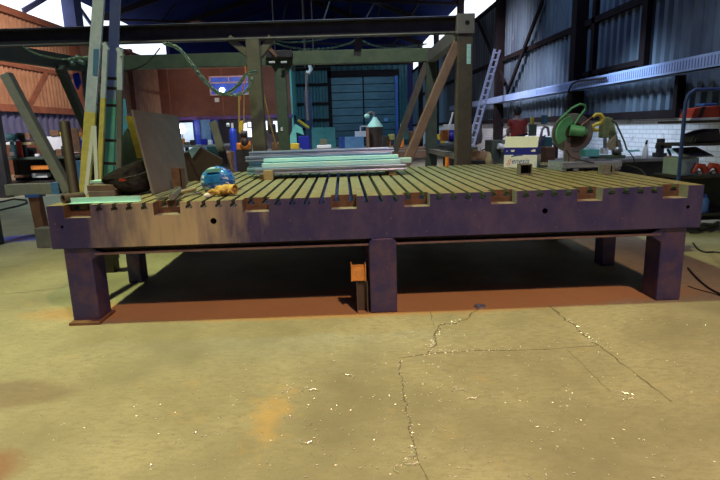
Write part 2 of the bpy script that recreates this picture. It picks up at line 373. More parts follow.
s.build('trim_3', 'clad_blue', kind='structure')
MB().box(LX-.06, LX, 5, 40, 6.6, 8.4).build('window_3', 'daylight', kind='structure')
# roof
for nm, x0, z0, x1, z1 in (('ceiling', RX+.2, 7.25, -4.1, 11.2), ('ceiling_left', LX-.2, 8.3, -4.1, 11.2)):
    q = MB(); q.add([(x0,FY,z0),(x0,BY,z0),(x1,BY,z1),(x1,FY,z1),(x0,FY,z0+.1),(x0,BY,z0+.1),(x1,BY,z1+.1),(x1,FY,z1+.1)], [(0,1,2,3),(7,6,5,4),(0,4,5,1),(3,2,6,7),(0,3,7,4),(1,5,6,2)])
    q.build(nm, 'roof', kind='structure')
s = MB()
for y in (9.2, 15.8, 22.4, 29, 35.6):
    s.bar((RX,y,7.1), (-4.1,y,11.0), .15, .3); s.bar((LX,y,8.1), (-4.1,y,11.0), .15, .3); s.bar((RX,y,7.0), (LX,y,8.0), .12, .12)
    for k in range(1, 8):
        x = RX - k*2.3; zt = 7.1+(RX-x)*.402 if x > -4.1 else 8.1+(x-LX)*.299
        zb = 7.0+(RX-x)/19.4; s.bar((x,y,zb), (x+.9,y,zt-.3), .07, .07, (0,1,0))
for k in range(1, 6):
    x = RX-k*1.7; s.box(x-.05, x+.05, 3, BY, 7.0+(RX-x)*.402, 7.1+(RX-x)*.402)
s.build('trim_4', 'steelwork', kind='structure')
# back wall
corr('wall_back', 'teal_dark', (LX,BY,0), (RX,BY,0), 0, 7.3, .5, .08, (0,-1,0))
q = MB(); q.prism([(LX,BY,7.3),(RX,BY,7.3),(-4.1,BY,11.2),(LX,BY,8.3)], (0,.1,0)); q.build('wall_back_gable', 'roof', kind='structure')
d = MB()
X0, X1, Zt = -1.07, 4.1, 5.5
for i in range(9):
    z0 = i*Zt/9; d.box(X0, (X0+X1)/2-.06, BY-.25, BY-.17, z0+.06, z0+Zt/9); d.box((X0+X1)/2+.06, X1, BY-.25, BY-.17, z0+.06, z0+Zt/9)
d.build('door_1', 'shutter', kind='structure')
s = MB(); s.box(X0-.3, X0, BY-.4, BY-.1, 0, 6.2); s.box(X0-.3, X1+.3, BY-.4, BY-.1, Zt, Zt+.5)
for z in (1.5, 2.2, 3.5, 5.0, 6.2): s.box(-3.9, X0, BY-.3, BY-.1, z-.09, z+.09)
s.box(-3.9, RX, BY-.3, BY-.1, 6.4, 6.6); s.box(X0, X1, BY-.20, BY-.12, 0, Zt)
s.build('trim_5', 'steelwork', kind='structure')
MB().box(X1, X1+.22, BY-.5, BY-.2, 0, Zt).build('trim_6', 'blue_paint', kind='structure')
# office on the mezzanine
s = MB(); s.box(LX, -4.05, 37.0, BY-.1, 2.6, 6.1); s.build('wall_office', 'mezz', kind='structure')
s = MB(); s.box(LX, -3.95, 36.9, 37.1, 2.38, 2.62); s.build('trim_7', 'mezz_trim', kind='structure')
s = MB()
for x in (-12.95, -9.95+.9, -6): s.box(x-.04, x+.04, 36.95, 37.0, 2.6, 6.1)
s.box(LX, -4.05, 36.93, 37.0, 6.0, 6.15); s.build('trim_8', 'clad_rail', kind='structure')
MB().box(LX, -4.1, 39.9, 40, 0, 2.4).build('wall_under_office', 'under', kind='structure')
s = MB(); s.box(-4.05, -3.93, 37.0, 37.35, 0, 6.2); s.box(-4.04, -3.98, 37.3, BY-.1, 2.6, 5.9); s.build('trim_9', 'teal', kind='structure')  # office side face painted teal as lit; corner post is teal itself
w = T('window_4', (-8.5,36.95,4.0), 'office window', None, kind='structure')
a = at(211,95,Y=36.9); b = at(249,76,Y=36.9)
MB().box(a.x, b.x, 36.92, 36.97, a.z, b.z).build('pane', 'office_glass', w)
s = MB()
for x in (a.x, b.x): s.box(x-.06, x+.06, 36.85, 36.95, a.z, b.z)
for z in (a.z, b.z, b.z-.42): s.box(a.x-.06, b.x+.06, 36.85, 36.95, z-.05, z+.05)
x = a.x+(b.x-a.x)*.48; s.box(x-.04, x+.04, 36.85, 36.95, b.z-.42, b.z); s.build('window_frame', 'window_frame', w)
p = at(222,90,Y=36.84); MB().ball((p.x,36.86,p.z), .2, .05, .17).build('window_lamp', 'lamp_white', w, label='bright lamp glowing inside the window')
p = at(217,100,Y=36.9); MB().box(p.x-.16, p.x+.16, 36.86, 36.97, p.z-.15, p.z+.15).build('junction_box', 'cream', label='small square cream junction box below the office window', cat='box')
# lit windows under the office
for n, (x0, x1, y0, y1) in enumerate(((243.5,246.5,123,131),(248,255,122,127),(248,256,128,137),(264,267,121,130),(274,277,121,132))):
    a = at(x0,y1,Y=39.85); b = at(x1,y0,Y=39.85); MB().box(a.x, b.x, 39.82, 39.9, max(a.z,.2), b.z).build('window_%d' % (5+n), 'daylight_dim', kind='structure')
# curtain strips and lit panel under the office
a = at(193,150,Y=36.5); 
for k, (x0, x1, mt, lb) in enumerate(((178,193,'panel_glow','pale partition panel, lamplight put in as its own glow, beside the glowing work lamp'),(204,210,'blue_grey','grey-blue hanging strip curtain under the office, right of the lit panel'),(195,199,'cyl_blue','dark blue narrow strip curtain under the office'),(199.5,203,'blue_grey','slate grey welding curtain between two blue strips under the office'),(210.5,217,'cyl_blue','bright blue welding curtain hanging under the office'))):
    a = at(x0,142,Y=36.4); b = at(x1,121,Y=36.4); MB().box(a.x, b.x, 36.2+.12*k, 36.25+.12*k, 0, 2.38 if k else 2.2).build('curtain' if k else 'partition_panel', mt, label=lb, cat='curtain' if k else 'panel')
t = T('work_lamp', at(182,138,Y=35)-V((0,0,1.1)), 'glowing white work lamp on a stand under the office', 'lamp'); t.location.z = 0
p = at(182,129,Y=35)
MB().cyl((p.x,35,0), (p.x,35,p.z-.25), .03).build('stand', 'dark_steel', t); MB().ball((p.x,34.9,p.z), .28, .12, .33).build('lamp_head', 'lamp_white', t, smooth=True)

# ================================================================== MACHINE BED
H, BH, PI = .948, .334, .1125; BOT = H-BH; DEP = 2.9; HW = 2.53
bed = T('machine_bed', (0,0,0), 'huge dark steel T-slotted bed on stout legs across the middle of the floor', 'workbench')
pc = [i*PI for i in (-20.5,-14.5,-8.5,-2.5,2.5,8.5,14.5,20.5)]; PW = .9*PI; PD = .12; PH = .098
so, st, sn, sd = .0145, .025, .028, .052      # slot half opening, half undercut, neck, full depth
slots = [i*PI for i in range(-21,22)]
def ribs(y0, y1, xs0, xs1, fm=0):
    q = MB(); edges = [x for x in slots if xs0 < x < xs1]
    L = [xs0] + [x for x in edges] + [xs1]
    for i in range(len(L)-1):
        a0 = L[i] + (so if i else 0); b0 = L[i+1] - (so if i < len(L)-2 else 0)
        a1 = L[i] + (st if i else 0); b1 = L[i+1] - (st if i < len(L)-2 else 0)
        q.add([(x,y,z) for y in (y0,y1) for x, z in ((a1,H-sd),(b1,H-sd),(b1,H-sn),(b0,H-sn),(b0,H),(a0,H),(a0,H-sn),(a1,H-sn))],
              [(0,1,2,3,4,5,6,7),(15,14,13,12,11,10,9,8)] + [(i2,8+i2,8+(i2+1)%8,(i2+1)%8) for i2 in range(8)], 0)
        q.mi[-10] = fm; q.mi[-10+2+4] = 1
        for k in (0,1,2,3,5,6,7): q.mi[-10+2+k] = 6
    return q
q = ribs(PD, DEP, -HW, HW, 4)
segs = []; x = -HW
for c in pc: segs.append((x, c-PW)); x = c+PW
segs.append((x, HW))
for a, b in segs:
    r = ribs(0, PD, a, b); o = len(q.v); q.v += r.v; q.f += [[i+o for i in ff] for ff in r.f]; q.mi += r.mi
q.box(-HW, HW, PD, DEP, BOT, H-sd)
for a, b in segs: q.box(a, b, 0, PD, H-PH, H-sd)
# front apron with round holes
holes = [(at(62,227,Y=0), .012), (at(213.5,221,Y=0), .024), (at(545,211,Y=0), .022), (at(688,207,Y=0), .014)]
z0, z1 = BOT, H-PH; cur = -HW
def plain(a, b): q.box(a, b, 0, PD, z0, z1)
for hc, hr in holes:
    sq = hr*1.6; cz = min(hc.z, z1-sq-.001); hx = hc.x; plain(cur, hx-sq)
    q.box(hx-sq, hx+sq, 0, PD, z0, cz-sq); q.box(hx-sq, hx+sq, 0, PD, cz+sq, z1)
    n = 16; ci = [(hx+hr*math.cos(2*math.pi*k/n), cz+hr*math.sin(2*math.pi*k/n)) for k in range(n)]
    def sqp(k):
        c, s_ = math.cos(2*math.pi*k/n), math.sin(2*math.pi*k/n); m2 = max(abs(c), abs(s_)); return (hx+sq*c/m2, cz+sq*s_/m2)
    so_ = [sqp(k) for k in range(n)]
    q.add([(x_,0,z_) for x_,z_ in so_]+[(x_,0,z_) for x_,z_ in ci], [(k,(k+1)%n,n+(k+1)%n,n+k) for k in range(n)])
    q.add([(x_,0,z_) for x_,z_ in ci]+[(x_,.09,z_) for x_,z_ in ci], [(k,(k+1)%n,n+(k+1)%n,n+k) for k in range(n)]+[tuple(range(n,2*n))], 2)
    cur = hx+sq
plain(cur, HW)
# pocket linings
for c in pc:
    q.box(c-PW, c+PW, .001, PD, H-PH-.002, H-PH+.001, 3)
    q.box(c-PW, c+PW, PD-.004, PD-.001, H-PH, H-sd, 4)
    q.box(c+PW-.003, c+PW, .001, PD, H-PH, H-.001, 5 if c > 0 else 4); q.box(c-PW, c-PW+.003, .001, PD, H-PH, H-.001, 4)  # highlight on right-hand pocket walls painted grey, other walls rust
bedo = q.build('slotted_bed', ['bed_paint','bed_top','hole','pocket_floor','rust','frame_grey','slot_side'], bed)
r = MB()
for y in (.05, 2.75): r.box(-HW+.12, HW-.12, y+.03, y+.05, BOT-.06, BOT); 
r.box(-HW+.12, HW-.12, .10, DEP-.1, BOT-.02, BOT)
r.build('under_frame', 'dark_steel', bed)
r = MB(); r.box(-HW+.3, HW-.3, .02, .14, BOT-.062, BOT-.047); r.build('flange', 'flange', bed, bevel=.003, label='pinkish rusted flange along the underside')
def leg(x0, x1, y0, y1, nm='leg', dark=False):
    g = MB(); c = .05
    # corners nipped towards the middle at the top
    g.add([(x0,y0,0),(x1,y0,0),(x1,y0,BOT-.0),(x0,y0,BOT-.0),(x0,y1,0),(x1,y1,0),(x1,y1,BOT),(x0,y1,BOT)],
          [(0,1,2,3),(7,6,5,4),(0,4,5,1),(3,2,6,7),(0,3,7,4),(1,5,6,2)])
    return g.build(nm, 'leg_paint', bed, bevel=.012)
leg(-2.47, -2.26, .035, .26); g = MB(); g.prism([(-2.26,.03,BOT-.10),(-2.26,.03,BOT-.005),(-2.17,.03,BOT-.048)], (0,.02,0)); g.build('gusset', 'leg_paint', bed)
leg(2.25, 2.45, .035, .26); g = MB(); g.prism([(2.25,.03,BOT-.12),(2.25,.03,BOT-.005),(2.14,.03,BOT-.05)], (0,.02,0)); g.build('gusset', 'leg_paint', bed)
g = MB(); g.prism([(-.098,0,0),(.118,0,0),(.118,0,BOT-.03),(.09,0,BOT-.002),(-.07,0,BOT-.002),(-.098,0,BOT-.03)], (0,.25,0)); g.build('leg', 'leg_paint', bed, bevel=.01)
for x in (-2.47, -.1, 2.33): leg(x, x+.14, 1.15, 1.32)
for x in (-2.47, -.1, 2.31): leg(x, x+.2, 2.5, 2.7)
MB().box(-2.475,-2.235,-.03,.27,0,.022).build('foot_plate', 'brown', bed, bevel=.002)
g = MB(); 
for v in (): pass

# things standing under/near the bed
g = T('channel_stand', (-.165,.1,0), 'short rusty channel offcut stood on end beside the middle leg', 'steel offcut')
s = MB(); s.box(-.205,-.115,.08,.088,.0,.255); s.box(-.205,-.197,.02,.08,0,.255); s.box(-.123,-.115,.02,.08,0,.255); s.build('channel', 'frame_brown', g)
g = T('orange_bracket', (-.18,.05,.258), 'small orange box-section bracket lying on top of the upright channel', 'bracket')
s = MB(); s.box(-.245,-.125,.05,.12,.258,.262); s.box(-.245,-.237,.03,.13,.258,.40); s.box(-.133,-.125,.03,.13,.258,.40); s.box(-.237,-.133,.05,.13,.258,.375); s.build('bracket_body', 'dull_orange', g, bevel=.002)
p = at(480,307,Z=0); MB().pipe((p.x,p.y,.001),(p.x,p.y,.014),.046,.022).build('washer', 'galv', smooth=True, label='grey steel ring washer on the floor in front of the bed', cat='washer')
# grey block and timber under left beam
g = at(45,242,Y=3.1); MB().box(g.x-.09, g.x+.16, 3.05, 3.22, 0, .27).build('steel_block', 'frame_grey', bevel=.01, label='grey steel block on the floor at the bed far left behind its corner', cat='block')
g = T('trestle_leg', (-2.85,1.65,0), 'small dark trestle with clamp glimpsed under the left end of the bed', 'trestle')
s = MB(); s.box(-2.9,-2.80,1.6,1.75,0,.5); s.build('post','dark_steel',g); s = MB(); s.box(-2.8,-2.75,1.6,1.66,.15,.42); s.bar((-2.78,1.62,.42),(-2.72,1.62,.42),.04,.04); s.build('clamp','frame_black',g)

# swarf
s = MB()
for i in range(1100):
    x = random.uniform(20,719); y = random.uniform(300,479)
    if random.random() < .45: x = random.gauss(400,90); y = random.gauss(410,40)
    if random.random() < .15: x, y = random.choice([(403,462),(565,402),(300,390),(437,345),(600,347),(430,352),(200,440)]); x += random.gauss(0,12); y += random.gauss(0,9)
    if random.random() < .25:
        (ax_,ay_),(bx_,by_) = random.choice([((462,322),(441,326)),((441,326),(434,345)),((399,360),(407,410)),((407,410),(420,466)),((566,320),(599,346)),((434,340),(430,352)),((430,352),(520,350))]); u_ = random.random(); x = ax_+(bx_-ax_)*u_+random.gauss(0,1.5); y = ay_+(by_-ay_)*u_+random.gauss(0,1.2)
    if not (0 < x < 720 and 318 < y < 480): continue
    p = at(x,y,Z=0); a = random.uniform(0,3.14); l = random.choice((.004,.006,.009,.014)); w_ = random.uniform(.0015,.003)
    pts = [p+V((math.cos(a+k*.5)*l*k/3, math.sin(a+k*.5)*l*k/3, .003)) for k in range(4)]
    s.tube(pts, w_*.7, 4)
for (x,y) in ((466,392),(476,400),(470,398),(404,462),(399,466),(409,456),(622,400),(628,397),(634,399),(300,441),(318,391),(352,378),(308,388),(456,388)):
    p = at(x,y,Z=.004); a = random.uniform(0,6)
    s.tube([p+V((math.cos(a+k*.35)*.012*k+random.uniform(-.004,.004), math.sin(a+k*.35)*.010*k, .003+.004*(k%2))) for k in range(6)], .0016, 4)
s.build('metal_swarf', 'swarf', label='bright metal swarf scattered over the concrete floor', cat='swarf', kind='stuff')

# ================================================================== THINGS ON THE BED
e = .001
a = at(67,200,Y=.12)
s = MB(); s.box(-2.40,-1.86,.06,.12,H+e,H+.006); s.box(-2.40,-1.86,.115,.12,H+e,H+.045); 
s.build('angle_bar', 'mint', bevel=.001, label='pale mint steel angle bar lying along the front left edge of the bed', cat='angle bar')
a = at(62.5,196,Y=.13); a.z = H+.037; MB().pipe(a,a+V((.09,.14,0)),.036,.024,mi=0).build('pipe_offcut', 'frame_brown', smooth=True, label='short rusty pipe ring at the front left corner of the bed', cat='pipe')
MB().box(-2.44,-2.22,.50,.86,H+e,H+.05).build('steel_plate', 'frame_grey', bevel=.003, label='lower thick grey steel plate stacked at the left end of the bed', cat='steel plate')
MB().box(-2.45,-2.20,.51,.85,H+.052,H+.10).build('steel_plate', 'plate_brown', bevel=.003, label='upper brown steel plate of the stack at the left end of the bed', cat='steel plate')
a = at(106,181,Y=.8); MB().box(a.x-.08,a.x+.03,.66,.8,H+.102,H+.125).build('steel_offcut', 'mint', bevel=.002, label='small mint green offcut on the brown plate stack beside the black bag', cat='offcut')
# black bag: a lumpy closed surface
def lump(d):
    return 1+.16*math.sin(5*d.x+3*d.z)+.12*math.sin(9*d.y+4*d.x)+.07*math.sin(13*d.z+7*d.x)
b_ = T('black_bag', (-1.98,1.0,H), 'slumped black fabric bag with a red tag against the leaning plate', 'bag')
s = MB()
pts = [at(103,183,Y=.72),at(101,179,Y=.72),at(108,173,Y=.75),at(122,166,Y=.8),at(137,160,Y=.85),at(146,157,Y=.9),at(150,168,Y=.85),at(153,194,Y=.62),at(130,195,Y=.60),at(119,190,Y=.62)]
n = len(pts); cen = sum(pts, V())/n; cen.y = .56
ring = [p.copy() for p in pts]; mid = [cen.lerp(p,.8)+V((0,-.10,0)) for p in pts]; inn = [cen.lerp(p,.45)+V((0,-.12 if i%2 else -.05,0)) for i, p in enumerate(pts)]
back = [p+V((0,.16,0)) for p in pts]
for L_ in (ring,mid,inn,back):
    for p in L_: p.z = max(p.z, H+.002)
cc = cen+V((0,-.02,0)); bc = cen+V((0,.4,0))
s.add(back+ring+mid+inn+[cc,bc], [(k*n+i,k*n+(i+1)%n,(k+1)*n+(i+1)%n,(k+1)*n+i) for k in range(3) for i in range(n)]+[(3*n+i,3*n+(i+1)%n,4*n) for i in range(n)]+[(i,4*n+1,(i+1)%n) for i in range(n)])
o = s.build('bag_body', 'black_cloth', b_, smooth=False); md = o.modifiers.new('s','SUBSURF'); md.levels = 2; md.render_levels = 2
for pp in o.data.polygons: pp.use_smooth = True
s = MB(); s.tube([at(114,181,Y=.60), at(124,178,Y=.52), at(136,176,Y=.53), at(146,172,Y=.66)], .006); s.build('bag_strap', 'rubber', b_)
a = at(123,180,Y=.50); MB().box(a.x-.03,a.x+.025,.49,.495,a.z-.008,a.z+.01).build('bag_tag','red',b_)
# leaning plate
B1 = at(152,194.5,Z=H+.002); B2 = at(187,184,Z=H+.002); T1 = at(130.5,109.5,Y=.95); pn = (B2-B1).cross(T1-B1); dr = at(177,116,Y=5)-CP; T2 = CP+dr*((B1-CP).dot(pn)/dr.dot(pn))
s = MB(); s.prism([B1,B2,T2,T1],(.01,.02,0)); s.build('leaning_plate','plate_brown', bevel=.002, label='tall brown steel plate leaning upright on the left part of the bed', cat='steel plate')
a = at(172,190,Z=H+.002); b = at(186,188,Z=H+.002)
s = MB(); s.box(a.x,b.x,a.y+.02,a.y+.03,H+e,at(172,168,Y=a.y).z); s.box(b.x-.01,b.x,a.y+.02,a.y+.16,H+e,at(172,169,Y=a.y).z); s.build('rusty_angle','rust', bevel=.002, label='upright rusty red angle offcut at the foot of the leaning plate', cat='angle offcut')
# folded plate (M profile)
YF = 1.75
prof = [(181,176),(180,153),(188,150.8),(192,158),(200,147),(222,159),(222,163),(205,178)]
P = [at(x,y,Y=YF) for x,y in prof]
P[0].z = P[-1].z = H+.002
s = MB(); s.prism(P,(.0,.05,0.0))
fo = s.build('folded_plate','plate_dark', bevel=.003, label='dark brown folded steel plate with two peaks behind the welding helmet', cat='steel plate')
s = MB(); s.prism([at(x,y,Y=YF-.008) for x,y in ((188.4,150.5),(194.3,146),(200.3,147.2),(192,158.3))],(0,.006,0)); s.build('lit_fold_face','galv_teal',fo,label='inner face of the fold with blue light painted on in teal')  # blue light in the notch, painted as a teal facet
s = MB(); s.prism([at(x,y,Y=YF-.008) for x,y in ((180,153),(188,150.6),(188.4,152),(180,154.6))],(0,.006,0)); s.build('lit_edge','galv_teal',fo)  # lit top edge painted teal
# tools
def ln(x0,y0,x1,y1,z=0): return at(x0,y0,Z=H+z), at(x1,y1,Z=H+z)
t = T('hammer', at(176,192,Z=H), 'hammer with a pale wooden handle lying in front of the rusty angle', 'hammer')
a, b = ln(177,193,195,189,.022); MB().cyl(a,b,.014,.018,10).build('handle','wood',t,smooth=True)
a, b = ln(172,197,180,190,.03); s = MB(); s.cyl(a,b,.026,.022,12); s.build('hammer_head','steel',t,smooth=True)
t = T('ratchet_wrench', at(165,194,Z=H), 'long steel wrench lying across the slots left of the hammer', 'wrench')
a, b = ln(156,196,176,189,.03); s = MB(); s.bar(a,b,.02,.01); s.build('shank','steel',t,bevel=.002)
a = at(178,188,Z=H+.03); s = MB(); s.pipe(a-V((0,0,.01)),a+V((0,0,.01)),.03,.015); s.build('jaw','steel',t)
a, b = ln(157,199,167,197,.012); MB().bar(a,b,.03,.018).build('steel_wedge','steel',bevel=.003,label='small bright steel wedge in front of the wrench',cat='wedge')
t = T('grey_spanner', at(180,196,Z=H), 'flat grey spanner between the hammer and the helmet', 'spanner')
a, b = ln(184,196,199,193,.012); MB().bar(a,b,.022,.01).build('shank','frame_grey',t,bevel=.002); MB().cyl(b-V((0,0,.006)),b+V((0,0,.008)),.026,n=14).build('jaw','frame_grey',t)
# welding helmet
hp = at(218,192,Z=H); t = T('welding_helmet', (hp.x,hp.y+.12,H), 'shiny blue patterned welding helmet resting on the slots', 'helmet')
hc = V((hp.x-.018,hp.y+.13,H-.005))
def shell(d):
    return (1.0 if d.z > 0 else 1.0)*(1+.10*max(0,-d.x)*(.5+.5*d.z)-.05*d.z*d.z)
s = MB(); s.ball(hc+V((0,0,.085)), .146,.16,.140, 28, 16, f=shell)
for v in s.v: v.z = max(v.z, H+.002)
o = s.build('shell','helmet',t,smooth=True)
a = at(211,179,Y=hp.y+.0); s = MB()
LV = [at(x,y,Y=hp.y-.05+.0015*abs(x-212)) for x,y in ((204,176),(219,174),(220,182),(204,184))]
s.prism(LV,(0,.03,0)); s.build('lens_window','lens',t,bevel=.003)
LV = [at(x,y,Y=hp.y-.035) for x,y in ((203,170),(207,170),(206,174),(202,175))]
s = MB(); s.prism([at(x,y,Y=hp.y-.02) for x,y in ((206,169.5),(219,168),(220,172),(205,173))],(0,.04,0)); s.build('visor_top','teal',t,bevel=.003)
s = MB(); s.tube([at(222,178,Y=hp.y-.012),at(227,178.5,Y=hp.y+.02),at(231,182,Y=hp.y+.06)],.004); s.tube([at(222,183,Y=hp.y-.01),at(228,183,Y=hp.y+.02),at(232,186,Y=hp.y+.06)],.004); s.build('flame_line','white',t)
# glove
g0 = at(222,196,Z=H); t = T('work_glove', (g0.x,g0.y,H), 'tan leather work glove crumpled against the blue helmet', 'glove')
s = MB()
s.ball(g0+V((.02,.02,.045)),.085,.05,.045,20,12,f=lambda d:1+.10*math.sin(7*d.x+4*d.y))
o = s.build('glove_palm','leather',t,smooth=True)
for k,(dx,dy,ang,l) in enumerate(((-.05,-.03,2.9,.07),(-.03,-.045,3.5,.075),(.0,-.05,3.3,.07),(.03,-.045,3.1,.06),(.06,-.02,-.5,.05))):
    a = g0+V((dx,dy,.03+.01*(k%2))); s = MB(); s.tube([a,a+V((math.cos(ang)*l*.5,math.sin(ang)*l*.2,.012)),a+V((math.cos(ang)*l,math.sin(ang)*l*.4,-.01))],[.017,.016,.011],8); s.build('finger','leather',t,smooth=True)
a = g0+V((.06,.02,.05)); MB().pipe(a,a+V((.05,-.02,0)),.042,.036,14).build('cuff','leather',t,smooth=True)
a = at(207,195.5,Z=H+.02); MB().ball(a,.028,.02,.02).build('cleaning_rag','cream',smooth=True,label='small crumpled pale rag between helmet and glove',cat='rag')
# bundle of steel sections
a = at(268.5,180,Z=H); MB().box(a.x-.05,a.x+.05,a.y,a.y+.09,H+e,H+.10).build('timber_block','wood',bevel=.004,label='small square timber block standing in front of the steel bundle',cat='timber block')
for i, x in enumerate((-1.15,.25)):
    MB().bar((x,1.72,H+.024),(x,2.5,H+.024),.07,.045).build('timber_bearer','wood',label=('timber bearer under the left end of the steel bundle','timber bearer under the right end of the steel bundle')[i],cat='timber')
rows = [ # px left, px right, z, Y, h, material, description
 (255,406,0,1.72,.062,'galv','front bottom grey-lilac steel box section of the bundle'),
 (247,396,0,1.84,.062,'galv_teal','second bottom steel section of the bundle, behind the front one'),
 (250,392,0,1.96,.062,'galv','third bottom steel section hidden deep in the bundle'),
 (247,384,0,2.08,.062,'galv_teal','rear bottom steel section of the bundle'),
 (262,400,1,1.80,.05,'galv_bright','bright mint flat section in the middle layer of the bundle front'),
 (272,411,1,1.91,.055,'galv_bright','longest pale mint section sticking out at the bundle right end'),
 (249,395,1,2.04,.055,'galv_teal','teal section at the back of the bundle middle layer'),
 (264,398,2,1.86,.035,'galv_bright','thin bright strip lying on top of the middle layer of the bundle'),
 (246,392,2,2.0,.06,'galv','lilac box section in the upper layer at the bundle left end'),
 (250,394,3,2.04,.045,'galv','top front lilac section of the bundle'),
 (253,389,3,2.14,.045,'galv','top rear lilac section of the bundle')]
zb = {0:H+.05, 1:H+.115, 2:H+.175, 3:H+.238}
for x0,x1,k,Y_,h,mt,lb in rows:
    a = at(x0,160,Y=Y_); b = at(x1,160,Y=Y_); z = zb[k]; w_ = .095
    s = MB(); t_ = .006
    s.sweep((a.x,Y_,z+h/2),(b.x,Y_+random.uniform(-.01,.01),z+h/2+random.uniform(-.003,.006)),[(-w_/2,-h/2),(w_/2,-h/2),(w_/2,-h*.22),(w_/2-.02,-h*.22),(w_/2-.02,h*.16),(w_/2,h*.16),(w_/2,h/2),(-w_/2,h/2)] if mt != 'galv_bright' else [(-w_/2,-h/2),(w_/2,-h/2),(w_/2,h/2),(-w_/2,h/2)])
    s.build('steel_section',mt,bevel=.004,label=lb,cat='steel section',group='steel sections bundled on the bed')
a = at(440,164,Z=H); MB().cyl((a.x,2.7,H+e),(a.x,2.7,H+.12),.028,.025).build('orange_plug','orange',smooth=True,label='small orange cylinder standing at the back edge of the bed',cat='cylinder')
a = at(526,175,Z=H); s = MB(); x0,x1,zz = a.x-.062,a.x+.062,H
for bx in ((x0,x1,zz+e,zz+.009),(x0,x1,zz+.099,zz+.108),(x0,x0+.009,zz+e,zz+.108),(x1-.009,x1,zz+e,zz+.108)): s.box(bx[0],bx[1],a.y,a.y+.10,bx[2],bx[3])
s.box(x0,x1,a.y+.09,a.y+.1,zz+.002,zz+.106,1)  # black plate stands for the dark inside of the tube
s.build('box_section_offcut',['frame_grey','hole'],bevel=.002,label='short open square tube offcut in front of the white and blue carton',cat='steel offcut')
# carton
cx = at(508.5,168,Z=H); cw = at(540.5,168,Y=cx.y).x-cx.x; ch = at(508,140,Y=cx.y).z-H
t = T('carton', (cx.x+cw/2,cx.y+.1,H), 'white and blue cardboard carton with its flap raised on the right of the bed', 'box')
x0,x1,y0,y1 = cx.x,cx.x+cw,cx.y,cx.y+.24; zb_ = at(520,155,Y=y0).z; zc = at(520,147.5,Y=y0).z
s = MB(); s.box(x0,x1,y0,y1,H+e,zb_,0); s.box(x0,x1,y0,y0+.004,zb_,zc,1); s.box(x0,x1,y1-.004,y1,zb_,zc,1); s.box(x0,x0+.004,y0,y1,zb_,zc,1); s.box(x1-.004,x1,y0,y1,zb_,zc,1)
s.build('carton_body',['carton_white','navy'],t); t.rotation_euler.z = -.52
s = MB(); zt_ = at(520,136.5,Y=y0+.05).z
s.prism([(x0,y0,zc),(x1,y0,zc),(x1+.005,y0+.05,zt_),(x0-.0,y0+.05,zt_)],(0,.004,0)); s.build('flap','cream',t)
s = MB(); s.prism([(x1,y0,zc),(x1,y1,zc),(x1+.045,y1,zt_+.01),(x1+.045,y0+.02,zt_)],(.004,0,0)); s.build('side_flap','navy',t)
def text(body, size, loc, mt, parent, name='lettering', sx=1, shear=0):
    cu = bpy.data.curves.new('t','FONT'); cu.body = body; cu.size = size; cu.extrude = .0006; cu.shear = shear
    o = bpy.data.objects.new('t',cu); C.objects.link(o); bpy.context.view_layer.update()
    me = bpy.data.meshes.new_from_object(o.evaluated_get(bpy.context.evaluated_depsgraph_get())); bpy.data.objects.remove(o)
    me.materials.clear(); me.materials.append(K[mt]); me.name = name
    R_ = Matrix.Rotation(math.pi/2,4,'X') @ Matrix.Diagonal((sx,1,1,1)); me.transform(R_)
    n_ = bpy.data.objects.new(name,me); C.objects.link(n_); n_.parent = parent; n_.location = V(loc)-parent.location; return n_
text('g',.105,(x0+.035,y0-.001,H+.048),'print_red',t,shear=.3); text('enesis',.092,(x0+.085,y0-.001,H+.048),'print_blue',t,sx=.92,shear=.3)
s = MB(); zq = H+.115; n = 9; up_ = []; dn_ = []
for i in range(n):
    u = i/(n-1); xx = x0+.085+u*.13; zz = zq+.008+.010*math.sin(u*2.2)+u*.010; up_.append((xx,y0-.0015,zz+.018*math.sin(.5+u*2.2)+(.012 if i==n-1 else 0))); dn_.append((xx,y0-.0015,zz-.003))
s.add(up_+dn_,[(i,i+1,n+i+1,n+i) for i in range(n-1)]); s.build('swoosh_mark','print_blue',t)
s = MB(); s.prism([(x0+.075,y0-.001,zc-.028),(x0+.125,y0-.001,zc-.028),(x0+.115,y0-.001,zc-.052),(x0+.085,y0-.001,zc-.052)],(0,.001,0)); s.box(x1-.07,x1-.022,y0-.001,y0,zc-.05,zc-.034); s.box(x1-.052,x1-.022,y0-.001,y0,zc-.034,zc-.024); s.box(x0+.028,x0+.04,y0-.001,y0,zc-.048,zc-.036); s.build('printed_marks','white',t)

# chop saw
t = T('chop_saw', (2.25,1.6,H), 'green abrasive chop saw with round grey guard at the right of the bed', 'saw')
YS = 1.62
def q_(x,y,Y=YS): return at(x,y,Y=Y)
a = at(558,171,Z=H); b = at(616,171,Y=a.y)
s = MB(); s.box(a.x,b.x,a.y-.12,a.y+.30,H+.035,H+.098); s.box(a.x,a.x+.05,a.y-.1,a.y+.3,H+e,H+.035); s.box(b.x-.06,b.x,a.y-.1,a.y+.3,H+e,H+.035); s.box(a.x+.12,a.x+.18,a.y-.1,a.y,H+e,H+.035)
s.build('base','galv',t,bevel=.006)
c = q_(572,133); R1 = .205
s = MB(); ax = V((.25,1,0)).normalized()
s.lathe(c-ax*.035,[(.02,0),(R1*.97,0),(R1,.01),(R1,.06),(R1*.97,.07),(.02,.07)],32,ax); s.build('blade_guard','guard_grey',t,smooth=True)
s = MB(); s.lathe(c+V((.02,0,-.02))-ax*.045,[(.02,0),(R1*.62,0),(R1*.62,.004),(.02,.004)],32,ax); s.build('abrasive_disc','plate_dark',t)
s = MB()
arc = []
for k in range(11):
    an = math.radians(105+k*11); arc.append(c+V((math.cos(an)*R1*.97,-.05,math.sin(an)*R1*.92)))
inner = []
